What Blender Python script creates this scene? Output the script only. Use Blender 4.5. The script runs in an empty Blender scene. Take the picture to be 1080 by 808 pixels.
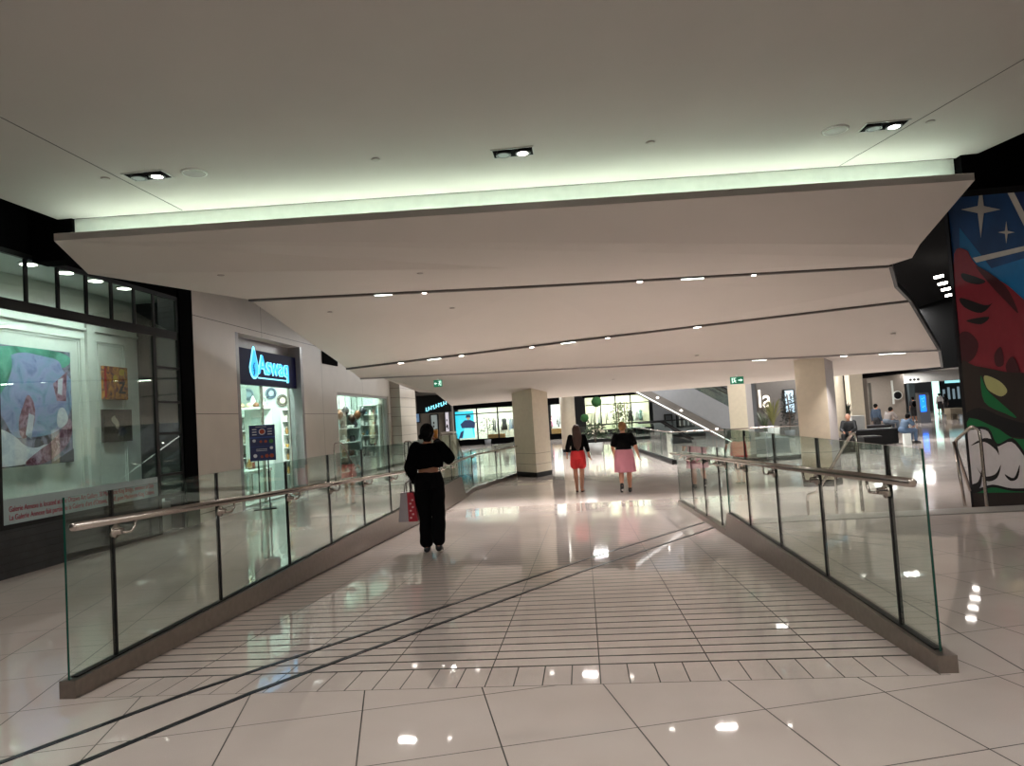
import bpy, bmesh, math, random
from mathutils import Vector, Matrix, noise
random.seed(7)
C = bpy.context.scene.collection
PI = math.pi
LOW = -0.46
SL = 0.0405
def ramp_z(y): return 0.0 if y < 3.85 else max(LOW, -SL * (y - 3.85))

# ------------------------------------------------------------------ camera
F_PX = 740.0
YAW, PITCH, ROLL = math.radians(5.42), math.radians(2.85), 0.063
CAM = Vector((0, 0, 1.45))
FW = Vector((-math.sin(YAW) * math.cos(PITCH), math.cos(YAW) * math.cos(PITCH), math.sin(PITCH)))
R0 = Vector((math.cos(YAW), math.sin(YAW), 0)); U0 = R0.cross(FW)
RT = R0 * math.cos(ROLL) - U0 * math.sin(ROLL)
UP = U0 * math.cos(ROLL) + R0 * math.sin(ROLL)
cd = bpy.data.cameras.new('camera'); cam = bpy.data.objects.new('camera', cd); C.objects.link(cam)
cd.sensor_width = 36; cd.sensor_fit = 'HORIZONTAL'; cd.lens = 36 * F_PX / 1080; cd.clip_end = 400; cd.clip_start = .05
m = Matrix((RT, UP, -FW)).transposed().to_4x4(); m.translation = CAM
cam.matrix_world = m
bpy.context.scene.camera = cam
def ray(x, y): return FW + RT * ((x - 540) / F_PX) - UP * ((y - 404) / F_PX)
def onX(x, y, X): r = ray(x, y); return CAM + r * ((X - CAM.x) / r.x)
def onY(x, y, Y): r = ray(x, y); return CAM + r * ((Y - CAM.y) / r.y)
def onZ(x, y, Z): r = ray(x, y); return CAM + r * ((Z - CAM.z) / r.z)
def onR(x, y):
    r = ray(x, y); n = Vector((0, SL, 1)); return CAM + r * (((Vector((0, 3.85, 0)) - CAM).dot(n)) / r.dot(n))

# ------------------------------------------------------------------ materials
def col(c):
    if isinstance(c, str):
        c = c.lstrip('#'); c = [int(c[i:i + 2], 16) / 255 for i in (0, 2, 4)]
        c = [x / 12.92 if x <= .04045 else ((x + .055) / 1.055) ** 2.4 for x in c]
    return (*c[:3], 1)
class NT:
    def __init__(s, name):
        s.m = bpy.data.materials.new(name); s.m.use_nodes = True; s.t = s.m.node_tree; s.n = s.t.nodes
        s.b = s.n['Principled BSDF']; s.out = s.n['Material Output']
    def node(s, t, **k):
        n = s.n.new(t)
        for a, v in k.items(): setattr(n, a, v)
        return n
    def link(s, a, b): s.t.links.new(a, b)
    def math(s, op, a, b=None, c=None):
        n = s.node('ShaderNodeMath', operation=op)
        for i, v in enumerate((a, b, c)):
            if v is None: continue
            if isinstance(v, (int, float)): n.inputs[i].default_value = v
            else: s.link(v, n.inputs[i])
        return n.outputs[0]
    def pos(s):
        g = s.node('ShaderNodeNewGeometry'); x = s.node('ShaderNodeSeparateXYZ'); s.link(g.outputs['Position'], x.inputs[0])
        return g.outputs['Position'], x.outputs
    def line(s, u, sp, ph, w):   # 1 on a line
        a = s.math('SUBTRACT', u, ph); a = s.math('DIVIDE', a, sp); a = s.math('ADD', a, .5); a = s.math('FRACT', a)
        a = s.math('SUBTRACT', a, .5); a = s.math('ABSOLUTE', a); return s.math('LESS_THAN', a, w / sp / 2)
    def mix(s, f, a, b):
        n = s.node('ShaderNodeMix', data_type='RGBA'); s.link(f, n.inputs[0]) if not isinstance(f, (int, float)) else setattr(n.inputs[0], 'default_value', f)
        for v, i in ((a, 6), (b, 7)):
            if isinstance(v, tuple): n.inputs[i].default_value = v
            else: s.link(v, n.inputs[i])
        return n.outputs[2]
    def noisecol(s, a, b, scale, detail=3, lo=.35, hi=.65):
        p, _ = s.pos(); n = s.node('ShaderNodeTexNoise'); n.inputs['Scale'].default_value = scale; n.inputs['Detail'].default_value = detail
        s.link(p, n.inputs['Vector']); mr = s.node('ShaderNodeMapRange'); mr.inputs[1].default_value = lo; mr.inputs[2].default_value = hi
        s.link(n.outputs[0], mr.inputs[0]); return s.mix(mr.outputs[0], a, b)
def mat(name, c, rough=.6, metal=0, var=.06, scale=8, spec=None, alpha=None):
    t = NT(name); c = col(c); d = tuple(min(1, x * (1 - var)) for x in c[:3]) + (1,)
    t.link(t.noisecol(c, d, scale), t.b.inputs['Base Color'])
    t.b.inputs['Roughness'].default_value = rough; t.b.inputs['Metallic'].default_value = metal
    if spec is not None: t.b.inputs['Specular IOR Level'].default_value = spec
    return t.m
def emit(name, c, s):
    t = NT(name); t.b.inputs['Base Color'].default_value = col(c); t.b.inputs['Emission Color'].default_value = col(c); t.b.inputs['Emission Strength'].default_value = s
    return t.m
def glass(name, tint, refl=1.0, rough=0.0):
    t = NT(name); t.n.remove(t.b)
    tr = t.node('ShaderNodeBsdfTransparent'); tr.inputs[0].default_value = col(tint)
    gl = t.node('ShaderNodeBsdfGlossy'); gl.inputs['Roughness'].default_value = rough; gl.inputs[0].default_value = (.95, 1, .98, 1)
    fr = t.node('ShaderNodeFresnel'); g_ = t.node('ShaderNodeNewGeometry'); t.link(t.math('ADD', 1.5, t.math('MULTIPLY', g_.outputs['Backfacing'], 1 / 1.5 - 1.5)), fr.inputs[0])
    f = t.math('MULTIPLY', fr.outputs[0], refl)
    mx = t.node('ShaderNodeMixShader'); t.link(f, mx.inputs[0]); t.link(tr.outputs[0], mx.inputs[1]); t.link(gl.outputs[0], mx.inputs[2])
    t.link(mx.outputs[0], t.out.inputs[0]); return t.m
M = {}
# polished stone floors with their joints
ANG = math.radians(15.1)
def floor_mat(name, base, dark, kind, rough=.13):
    t = NT(name); p, o = t.pos(); X, Y = o[0], o[1]
    c = t.noisecol(col(base), col(dark), 1.3, 4); sp = t.noisecol((.93, .93, .93, 1), (1, 1, 1, 1), 260, 1)
    mm = t.node('ShaderNodeMix', data_type='RGBA', blend_type='MULTIPLY'); mm.inputs[0].default_value = 1; t.link(c, mm.inputs[6]); t.link(sp, mm.inputs[7]); c = mm.outputs[2]
    ca, sa = math.cos(ANG), math.sin(ANG)
    if kind == 'grid':
        u = t.math('ADD', t.math('MULTIPLY', X, ca), t.math('MULTIPLY', Y, sa)); v = t.math('SUBTRACT', t.math('MULTIPLY', Y, ca), t.math('MULTIPLY', X, sa))
        l = t.math('MAXIMUM', t.line(u, .6325, .391, .007), t.line(v, .6125, 3.165, .006))
        # border strip beside the right balustrade
        l = t.math('MAXIMUM', l, t.math('MULTIPLY', t.math('LESS_THAN', t.math('ABSOLUTE', t.math('SUBTRACT', X, 2.16)), .005), t.math('GREATER_THAN', Y, 3.85)))
    elif kind == 'ramp':
        lx = t.line(X, .63, .01, .007)
        tile = t.math('LESS_THAN', Y, 4.19)
        lt = t.math('MULTIPLY', t.line(X, .1575, .01, .007), tile)
        gro = t.math('MULTIPLY', t.line(Y, .157, 4.19, .022), t.math('LESS_THAN', Y, 14.6))
        gro = t.math('MULTIPLY', gro, t.math('GREATER_THAN', Y, 4.1))
        edge = t.math('LESS_THAN', t.math('ABSOLUTE', t.math('SUBTRACT', Y, 3.852)), .004)
        l = t.math('MAXIMUM', t.math('MAXIMUM', lx, lt), t.math('MAXIMUM', gro, edge))
    else:
        u = t.math('ADD', t.math('MULTIPLY', X, ca), t.math('MULTIPLY', Y, sa)); v = t.math('SUBTRACT', t.math('MULTIPLY', Y, ca), t.math('MULTIPLY', X, sa))
        l = t.math('MAXIMUM', t.line(u, 1.265, .391, .008), t.line(v, 1.225, 3.165, .008))
    t.link(t.mix(l, c, col('#35302c')), t.b.inputs['Base Color'])
    r = t.math('ADD', rough, t.math('MULTIPLY', l, .5)); t.link(r, t.b.inputs['Roughness'])
    t.b.inputs['IOR'].default_value = 1.6
    return t.m
M['floor'] = floor_mat('polished stone tiles', '#cfc3bc', '#c7bab2', 'grid', .035)
M['ramp'] = floor_mat('grooved stone ramp', '#d0c4bd', '#c8bbb4', 'ramp', .04)
M['lowfloor'] = floor_mat('polished stone lower tiles', '#d0c5be', '#c8bcb5', 'low', .07)
M['ceil'] = mat('white painted ceiling', '#b1aca6', .85, var=.03, scale=1.2)
M['ceil2'] = mat('white painted drop panels', '#cbc4bd', .8, var=.02, scale=1)
M['cove'] = mat('white cove paint', '#dfe4dc', .7)
M['black'] = mat('black paint', '#060607', .5, spec=.25)
M['frame'] = mat('black metal frame', '#070708', .45, spec=.3)
M['matblack'] = mat('matt black void', '#030304', .95, spec=.05)
M['steel'] = mat('brushed stainless', '#8d847d', .32, 1, .12, 20)
M['rail'] = mat('satin steel rail', '#b5aca5', .22, 1, .05)
M['strip'] = mat('dark steel inlay', '#3a3c44', .3, .8)
M['glass'] = glass('clear balustrade glass', '#f1f7f4', 1.0)
M['edge'] = mat('green glass edge', '#0d3a30', .15)
M['shopglass'] = glass('shop window glass', '#eaf2ee', 1.0)
M['brick'] = mat('black brick', '#1b1c20', .45)
M['darkgrey'] = mat('dark grey', '#3c3d40', .6)
M['grey'] = mat('mid grey panel', '#6b6d70', .55)
M['lgrey'] = mat('light grey', '#a9a9a6', .5)
M['white'] = mat('white paint', '#dfe3dd', .6)
M['lamp'] = emit('lamp white', '#fff6ec', 14)
M['lampdim'] = emit('lamp soft', '#f4fff8', 5)
M['covelamp'] = emit('cove tube', '#eafff1', 27)
M['led'] = emit('led line', '#ffffff', 1.6)
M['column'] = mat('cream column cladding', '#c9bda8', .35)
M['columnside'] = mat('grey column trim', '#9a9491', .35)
M['taupe'] = mat('taupe wall', '#948a80', .6)
def panel_wall(name, c, hs, vs, zoff, yoff):
    t = NT(name); p, o = t.pos(); base = t.noisecol(col(c), tuple(x * .94 for x in col(c)[:3]) + (1,), 2)
    l = t.math('MAXIMUM', t.line(o[2], hs, zoff, .012), t.line(o[1], vs, yoff, .012))
    t.link(t.mix(l, base, col('#4a4540')), t.b.inputs['Base Color']); t.b.inputs['Roughness'].default_value = .35
    return t.m
M['stone'] = panel_wall('beige stone wall panels', '#c2b9af', 1.71, 3.35, 1.86, 12.88 + 1.2)
M['pierstone'] = panel_wall('beige coursed pier stone', '#bfb6ab', .33, 30, .1, 0)
def brick_mat():
    t = NT('black brick courses'); p, o = t.pos(); base = t.noisecol(col('#222429'), col('#15161a'), 6)
    l = t.line(o[2], .085, 0, .012); t.link(t.mix(l, base, col('#07070a')), t.b.inputs['Base Color'])
    bp = t.node('ShaderNodeBump'); bp.inputs['Distance'].default_value = .02; t.link(t.math('SUBTRACT', 1, l), bp.inputs['Height']); t.link(bp.outputs[0], t.b.inputs['Normal'])
    t.b.inputs['Roughness'].default_value = .4; return t.m
M['brick'] = brick_mat()
CM = {}
def cm(c, rough=.6, metal=0):
    k = (c, rough, metal)
    if k not in CM: CM[k] = mat('paint ' + c.strip('#'), c, rough, metal)
    return CM[k]

# ------------------------------------------------------------------ mesh helpers
class MB:
    def __init__(s): s.bm = bmesh.new(); s.mi = 0
    def face(s, pts, mi=None):
        vs = [s.bm.verts.new(p) for p in pts]; f = s.bm.faces.new(vs); f.material_index = s.mi if mi is None else mi; return f
    def box(s, a, b, mi=None):
        x0, y0, z0 = (min(a[i], b[i]) for i in range(3)); x1, y1, z1 = (max(a[i], b[i]) for i in range(3))
        return s.prism([(x0, y0), (x1, y0), (x1, y1), (x0, y1)], z0, z1, mi)
    def prism(s, poly, z0, z1, mi=None):
        return s.hull([(x, y, z0) for x, y in poly], [(x, y, z1) for x, y in poly], mi)
    def hull(s, A, B, mi=None):   # bottom ring, top ring
        mi = s.mi if mi is None else mi
        va = [s.bm.verts.new(p) for p in A]; vb = [s.bm.verts.new(p) for p in B]; n = len(va); fs = []
        fs.append(s.bm.faces.new(va[::-1])); fs.append(s.bm.faces.new(vb))
        for i in range(n): fs.append(s.bm.faces.new((va[i], va[(i + 1) % n], vb[(i + 1) % n], vb[i])))
        for f in fs: f.material_index = mi
        return fs
    def bar(s, p, q, w, h, mi=None):  # box section along p->q, w horizontal, h vertical
        p, q = Vector(p), Vector(q); d = (q - p).normalized(); up = Vector((0, 0, 1))
        if abs(d.z) > .98: up = Vector((0, 1, 0))
        sd = d.cross(up).normalized() * w / 2; u = sd.cross(d).normalized() * h / 2
        return s.hull([p - sd - u, p + sd - u, p + sd + u, p - sd + u], [q - sd - u, q + sd - u, q + sd + u, q - sd + u], mi)
    def tube(s, pts, r, seg=12, mi=None, cap=True):
        mi = s.mi if mi is None else mi
        pts = [Vector(p) for p in pts]; rings = []; rr = r if isinstance(r, (list, tuple)) else [r] * len(pts)
        ref = None
        for i, p in enumerate(pts):
            a = pts[max(i - 1, 0)]; b = pts[min(i + 1, len(pts) - 1)]; d = (b - a).normalized()
            if ref is None: ref = d.orthogonal().normalized()
            ref = (ref - d * ref.dot(d)).normalized(); w = d.cross(ref)
            rings.append([s.bm.verts.new(p + (ref * math.cos(2 * PI * k / seg) + w * math.sin(2 * PI * k / seg)) * rr[i]) for k in range(seg)])
        for A, B in zip(rings, rings[1:]):
            for k in range(seg):
                f = s.bm.faces.new((A[k], A[(k + 1) % seg], B[(k + 1) % seg], B[k])); f.smooth = True; f.material_index = mi
        if cap:
            for rg in (rings[0][::-1], rings[-1]): s.bm.faces.new(rg).material_index = mi
    def lathe(s, c, prof, seg=24, mi=None, axis='z'):
        c = Vector(c); rings = []
        for r, z in prof:
            rg = []
            for k in range(seg):
                a = 2 * PI * k / seg; v = Vector((r * math.cos(a), r * math.sin(a), z))
                if axis == 'x': v = Vector((v.z, v.x, v.y))
                if axis == 'y': v = Vector((v.x, v.z, v.y))
                rg.append(s.bm.verts.new(c + v))
            rings.append(rg)
        for A, B in zip(rings, rings[1:]):
            for k in range(seg):
                f = s.bm.faces.new((A[k], A[(k + 1) % seg], B[(k + 1) % seg], B[k])); f.smooth = True; f.material_index = s.mi if mi is None else mi
        for rg in (rings[0][::-1], rings[-1]):
            f = s.bm.faces.new(rg); f.material_index = s.mi if mi is None else mi
    def ball(s, c, r, mi=None, sub=2):
        r = r if isinstance(r, (tuple, list)) else (r, r, r)
        ret = bmesh.ops.create_icosphere(s.bm, subdivisions=sub, radius=1)
        for v in ret['verts']: v.co = Vector((v.co.x * r[0], v.co.y * r[1], v.co.z * r[2])) + Vector(c)
        for f in {f for v in ret['verts'] for f in v.link_faces}: f.smooth = True; f.material_index = s.mi if mi is None else mi
    def build(s, name, mats, parent=None, bevel=0):
        if bevel: bmesh.ops.bevel(s.bm, geom=list(s.bm.edges), offset=bevel, segments=2, affect='EDGES')
        bmesh.ops.recalc_face_normals(s.bm, faces=s.bm.faces)
        me = bpy.data.meshes.new(name); s.bm.to_mesh(me); s.bm.free()
        for mm in (mats if isinstance(mats, (list, tuple)) else [mats]): me.materials.append(mm)
        return link(name, me, parent)
def link(name, data, parent=None):
    o = bpy.data.objects.new(name, data); C.objects.link(o)
    if parent:
        o.parent = parent; o.matrix_parent_inverse = PI_(parent)
    return o
def PI_(p):
    m = p.matrix_basis.copy(); q = p.parent
    if q: m = (q.matrix_basis @ q.matrix_parent_inverse_dummy) if False else (q.matrix_basis @ p.matrix_parent_inverse @ m)
    return m.inverted()
def tag(o, label=None, cat=None, group=None, kind=None):
    if label: o['label'] = label
    if cat: o['category'] = cat
    if group: o['group'] = group
    if kind: o['kind'] = kind
    return o
def thing(name, label, cat, loc=(0, 0, 0), group=None):
    o = bpy.data.objects.new(name, None); C.objects.link(o); o.location = loc; o.empty_display_size = .1
    o.matrix_basis = Matrix.Translation(loc)
    return tag(o, label, cat, group)
def struct(name, mb, mats, label=None):
    o = mb.build(name, mats); o['kind'] = 'structure'
    if label: o['label'] = label
    return o
def copytree(o, dloc, label=None, parent=None):
    c = o.copy(); C.objects.link(c)
    if parent is None: c.location = o.location + Vector(dloc)
    else: c.parent = parent; c.matrix_parent_inverse = o.matrix_parent_inverse.copy()
    if label: c['label'] = label
    for ch in [k for k in C.objects if k.parent == o]: copytree(ch, None, None, c)
    return c

# ------------------------------------------------------------------ lights helper
def area(name, loc, to, sx, sy, power, c=(1, 1, 1), spread=180):
    l = bpy.data.lights.new(name, 'AREA'); l.shape = 'RECTANGLE'; l.size = sx; l.size_y = sy; l.energy = power; l.color = c; l.spread = math.radians(spread)
    o = bpy.data.objects.new(name, l); C.objects.link(o); o.location = loc
    o.rotation_euler = (Vector(to) - Vector(loc)).to_track_quat('-Z', 'Y').to_euler(); return o
def spot(name, loc, to, power, ang=80, blend=.6, c=(1, .95, .9), r=.05):
    l = bpy.data.lights.new(name, 'SPOT'); l.energy = power; l.color = c; l.spot_size = math.radians(ang); l.spot_blend = blend; l.shadow_soft_size = r
    o = bpy.data.objects.new(name, l); C.objects.link(o); o.location = loc
    o.rotation_euler = (Vector(to) - Vector(loc)).to_track_quat('-Z', 'Y').to_euler(); return o

# ================================================================== SETTING
# upper floor, landings, ramp, lower floor
b = MB(); b.prism([(-6.54, -9), (7.5, -9), (7.5, 3.85), (-6.54, 3.85)], -.7, 0); struct('floor', b, M['floor'])
b = MB(); b.box((-6.54, 3.85, -.7), (-3.04, 17.2, 0)); struct('floor', b, M['floor'])
b = MB(); b.box((1.79, 3.85, -.7), (7.5, 9.1, 0)); struct('floor', b, M['floor'])
b = MB(); ye = 3.85 + (-LOW) / SL
b.hull([(-3.04, 3.85, -.7), (1.79, 3.85, -.7), (1.79, ye, -.7), (-3.04, ye, -.7)], [(-3.04, 3.85, 0), (1.79, 3.85, 0), (1.79, ye, LOW), (-3.04, ye, LOW)]); struct('floor', b, M['ramp'])
b = MB(); b.prism([(-45, 9.1), (60, 9.1), (60, 110), (-45, 110)], -.9, LOW - .001); struct('floor', b, M['lowfloor'])
# stairs: two intermediate steps on each side, with steel nosings
for nm, x0, x1, y0 in (('right', 1.83, 7.5, 9.1), ('left', -6.54, -3.1, 17.2)):
    b = MB(); b.box((x0, y0, LOW - .1), (x1, y0 + .32, -.153)); b.box((x0, y0 + .32, LOW - .1), (x1, y0 + .64, -.306)); tag(b.build('stair_step', M['lowfloor']), None, None, None, 'structure')
    b = MB(); b.box((x0, y0 - .38, 0), (x1, y0 + .015, .012)); b.box((x0, y0 + .25, -.153), (x1, y0 + .335, -.143)); b.box((x0, y0 + .57, -.306), (x1, y0 + .655, -.296)); struct('trim_' + nm, b, cm('#8f8a84', .4))
# expansion joint strips across floor and ramp
for i, pts in enumerate(([(-3.6, 1.7), (-2.79, 3.09), (-2.35, 3.85), (-.01, 7.98), (1.74, 10.8)], [(-3.2, 1.6), (-2.38, 3.07), (-1.95, 3.85), (-.01, 7.32), (1.74, 10.1)])):
    b = MB()
    for (xa, ya), (xb, yb) in zip(pts, pts[1:]):
        d = Vector((xb - xa, yb - ya, 0)).normalized(); nn = Vector((d.y, -d.x, 0)) * .019
        A = Vector((xa, ya, ramp_z(ya))); B = Vector((xb, yb, ramp_z(yb))); dn = Vector((0, 0, .01)); upv = Vector((0, 0, .004))
        b.hull([A - nn - dn, A + nn - dn, B + nn - dn, B - nn - dn], [A - nn + upv, A + nn + upv, B + nn + upv, B - nn + upv])
    struct('trim_%d' % (i + 1), b, M['strip'])

# main ceiling
b = MB(); cl = [(-6.15, 7.87), (-6.2, -9), (10.0, -9), (4.8, 8.72)]
b.prism([(x, y) for x, y in cl], 4.2, 4.35); struct('ceiling', b, M['ceil'])
b = MB(); b.bar((-4.6, 1.5, 4.2), (-4.61, 7.94, 4.2), .008, .006); b.bar((5.6, .1, 4.2), (3.26, 8.58, 4.2), .008, .006); struct('trim_3', b, M['darkgrey'])
# cove: back face, trough, lip
cL, cR = Vector((-5.97, 7.90, 0)), Vector((4.62, 8.72, 0))
b = MB(); b.hull([cL + Vector((0, 0, 3.72)), cR + Vector((0, 0, 3.72)), cR + Vector((0, .1, 3.72)), cL + Vector((0, .1, 3.72))], [cL + Vector((0, 0, 4.2)), cR + Vector((0, 0, 4.2)), cR + Vector((0, .1, 4.2)), cL + Vector((0, .1, 4.2))]); struct('wall_cove', b, M['cove'])
ZB, ZT = 3.70, 3.775
lL, lR = onZ(57, 254, ZB), onZ(1028, 190, ZB)
lipTL = Vector((lL.x, lL.y, ZT)); lipTR = Vector((lR.x, lR.y, ZT))
back = Vector((0, .05, 0))
b = MB(); b.hull([lL, lR, lR + back, lL + back], [lipTL, lipTR, lipTR + back, lipTL + back])
b.hull([lL + Vector((0, .0, .01)), lR + Vector((0, 0, .01)), Vector((lR.x, cR.y + .1, ZB + .02)), Vector((lL.x, cL.y + .1, ZB + .02))], [lL + Vector((0, 0, .03)), lR + Vector((0, 0, .03)), Vector((lR.x, cR.y + .1, ZB + .04)), Vector((lL.x, cL.y + .1, ZB + .04))])
struct('ceiling_lip', b, M['ceil2'])
b = MB()
ta = Vector((cL.x + .05, cL.y - .1, 3.755)); tb = Vector((cR.x - .05, cR.y - .1, 3.755))
b.tube([ta, tb], .018, 8); o = tag(b.build('cove_light_tube', M['covelamp']), 'long greenish white tube light hidden behind the ceiling cove lip', 'light')
b = MB(); b.box((-6.5, 7.85, 3.7), (-5.97, 8.1, 4.6)); b.box((4.64, 8.6, 3.78), (6.0, 8.9, 4.9)); struct('beam', b, M['matblack'])
# folded drop panels, each vertex a real point (pixel ray met at its own distance)
def pt(x, y, Y): return onY(x, y, Y)
f1L, f1M, f1R = onZ(93, 289, 3.5), pt(540, 283, 9.6), pt(962, 272, 10.0)
s1L, s1M, s1R = pt(263, 316, 11.3), pt(560, 301.5, 11.3), pt(937, 280, 11.0)
p3R = pt(943, 302, 11.9); s2L, s2M, s2R = pt(366, 388.5, 15.6), pt(660, 352.5, 14.6), pt(958, 317, 13.2)
s3L, s3M, s3R = pt(380, 399, 17.5), pt(600, 388.5, 16.6), pt(989, 369, 15.2)
r1 = pt(970, 258, 9.4)
e0, e1, e2, e3 = pt(402, 398.5, 18), pt(442, 413.7, 20.5), pt(459, 414, 21.5), pt(476, 428, 26)
eM, eR1, eR2 = pt(580, 420, 24.5), pt(760, 407.5, 21), pt(992, 387, 17.6)
fP0, fP1, fP2 = pt(459, 414.5, 21.5), pt(560, 408.5, 21.9), pt(860, 391.5, 17.2)
def facet(polys, mats=None, name='ceiling', th=.08):
    b = MB()
    for poly in polys:
        up = Vector((0, 0, th)); b.hull([Vector(p) for p in poly], [Vector(p) + up for p in poly])
    return struct(name, b, mats or M['ceil2'])
facet([[lL, lR, r1, f1R, f1M], [lL, f1M, f1L]])
facet([[f1L, f1M, s1M, s1L], [f1M, f1R, s1R, s1M]])
facet([[s1L, s1M, s2M, s2L], [s1M, s1R, p3R], [s1M, p3R, s2R, s2M]])
facet([[s2L, s2M, s3M, s3L], [s2M, s2R, s3R, s3M]])
facet([[s3L, s3M, fP1, fP0, e1, e0], [s3M, s3R, eR2, fP2, fP1]])
facet([[fP0, fP1, eM, e3], [fP1, fP2, eR1, eM], [fP2, eR2, eR1]])
# black edge trims along the right ends of the panels
b = MB()
for P_, Q_ in ((s1R, p3R), (p3R, s2R), (s2R, s3R), (s3R, eR2)):
    b.bar(P_ + Vector((.03, 0, .03)), Q_ + Vector((.03, 0, .03)), .05, .1)
struct('trim_4', b, M['frame'])
# slots
def lerp3(a, m_, c, t): return a.lerp(m_, t * 2) if t < .5 else m_.lerp(c, t * 2 - 1)
slots = [(s1L, s1M, s1R, .085), (s2L, s2M, s2R, .11), (s3L, s3M, s3R, .03)]
for i, (a, mm_, c, w) in enumerate(slots):
    b = MB(); dz = Vector((0, 0, -.004))
    b.bar(a + dz * 4, mm_ + dz * 4, w, .035); b.bar(mm_ + dz * 4, c + dz * 4, w, .035)
    struct('trim_%d' % (5 + i), b, cm('#5c5753') if i < 2 else M['columnside'])
def along(x, a, mm_, c):   # point of a slot nearest pixel column x
    best = None
    for k in range(401):
        p = lerp3(a, mm_, c, k / 400); d = p - CAM; px = 540 + F_PX * d.dot(RT) / d.dot(FW)
        if best is None or abs(px - x) < best[0]: best = (abs(px - x), p, k / 400)
    return best[1], best[2]
slot_lights = [(0, 404, .28, 'long'), (0, 448, .06, 'spot'), (0, 674, .08, 'spot'), (0, 730, .34, 'long'), (0, 795, .06, 'spot'),
               (1, 423, .1, 'spot'), (1, 458, .3, 'long'), (1, 487, .08, 'spot'), (1, 600, .3, 'long'), (1, 560, .08, 'spot'), (1, 640, .08, 'spot'), (1, 735, .14, 'spot'),
               (2, 800, .3, 'long'), (2, 890, .12, 'spot'), (2, 940, .5, 'long')]
words = {0: 'near ceiling slot', 1: 'middle ceiling slot', 2: 'far faint ceiling slot'}
side = lambda x: 'left part' if x < 470 else ('middle part' if x < 650 else 'right part')
seen = {}
for si, x, ln, kd in slot_lights:
    a, mm_, c, w = slots[si]; p, t = along(x, a, mm_, c)
    d = ((mm_ - a) if t < .5 else (c - mm_)).normalized()
    key = (si, kd, side(x)); seen[key] = seen.get(key, 0) + 1
    nth = ['first', 'second', 'third'][seen[key] - 1]
    lab = ('glowing linear lamp' if kd == 'long' else 'small bright spotlight') + ', ' + nth + ' from left in the ' + side(x) + ' of the ' + words[si]
    b = MB(); b.bar(p - d * ln / 2 + Vector((0, 0, -.034)), p + d * ln / 2 + Vector((0, 0, -.034)), w * .7, .012)
    tag(b.build('slot_light', M['lampdim'] if kd == 'long' else M['lamp']), lab, 'ceiling light', 'lamps in the ceiling slots')

# left side: gallery front, beige wall, openings
XW = -6.54
b = MB(); b.box((XW - .25, -9, 0), (XW, 10.31, .55)); b.box((XW - .25, -9, 0), (XW, 3.6, 3.77)); struct('wall_left', b, M['brick'])
b = MB(); b.box((XW - .12, -9, 3.77), (XW, 11.39, 5.4)); b.box((XW - .06, 11.0, 0), (XW + .03, 11.39, 4.6)); b.box((XW - 3, -9, 5.4), (XW + 1.2, 11.39, 5.5)); struct('wall_left_header', b, M['matblack'])
b = MB(); z9 = 4.75
b.box((XW - .35, 11.39, -.5), (XW, 12.93, z9)); b.box((XW - .35, 12.93, 3.45), (XW, 16.2, z9)); b.box((XW - .35, 16.2, LOW - .1), (XW, 18.5, z9)); b.box((XW - .35, 18.5, 2.45), (XW, 23.6, z9)); b.box((XW - .35, 23.6, LOW - .1), (XW, 24.0, z9))
struct('wall_left', b, M['stone'])
b = MB(); b.box((XW - .6, 23.85, LOW), (XW + .35, 26.1, 3.3)); struct('pillar', b, M['pierstone'])
b = MB(); b.box((XW, 17.5, 3.16), (XW + .03, 18.6, 3.5)); struct('vent_recess', b, M['matblack'])
# gallery glazing frame
g = thing('gallery_window', 'large black framed gallery window with white lettered band above black brick', 'window', (XW, 8, .55)); g['kind'] = 'thing'
b = MB()
for z0, z1 in ((.545, .60), (3.08, 3.21), (3.74, 3.8)): b.box((XW - .02, 3.6, z0), (XW + .01, 11.02, z1))
for y in (7.33,): b.box((XW - .02, y - .03, .6), (XW + .01, y + .03, 3.1))
b.box((XW - .02, 10.28, .0), (XW + .01, 10.35, 3.1)); b.box((XW - .02, 10.95, 0), (XW + .01, 11.02, 3.8))
for z in (.9, 1.55, 2.05, 2.6): b.box((XW - .02, 10.3, z - .018), (XW + .01, 11.0, z + .018))
for y in (5.7, 6.22, 6.75, 7.27, 7.79, 8.31, 8.83, 9.34, 9.85, 10.33): b.box((XW - .02, y - .022, 3.2), (XW + .01, y + .022, 3.75))
b.build('window_frame', M['frame'], g)
b = MB(); b.box((XW - .02, 3.6, .55), (XW - .008, 10.95, 3.75)); b.build('glass_pane', M['shopglass'], g)
b = MB(); b.box((XW - .006, 3.6, .58), (XW + .003, 10.27, .89)); b.build('lettered_band', cm('#9fb0b2'), g)
def text(s, size, loc, rot, m_, parent=None, name='lettering', ext=.002, sx=1.0, align='LEFT', bold=0, fit=None):
    cu = bpy.data.curves.new(name, 'FONT'); cu.body = s; cu.size = size; cu.extrude = ext; cu.align_x = align; cu.offset = bold
    cu.materials.append(m_); o = bpy.data.objects.new(name, cu); C.objects.link(o)
    o.location = loc; o.rotation_euler = rot; o.scale = (sx, 1, 1)
    # turn into a mesh so that it is ordinary geometry
    dg = bpy.context.evaluated_depsgraph_get(); me = bpy.data.meshes.new_from_object(o.evaluated_get(dg)); mw = Matrix.LocRotScale(Vector(loc), __import__('mathutils').Euler(rot), Vector((sx, 1, 1)))
    if fit:
        w0 = max(v.co.x for v in me.vertices) - min(v.co.x for v in me.vertices); mw = Matrix.LocRotScale(Vector(loc), __import__('mathutils').Euler(rot), Vector((fit / w0, 1, 1)))
    me.transform(mw); bpy.data.objects.remove(o); me.materials.clear(); me.materials.append(m_)
    return link(name, me, parent)
RL = (PI / 2, 0, PI / 2)
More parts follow.
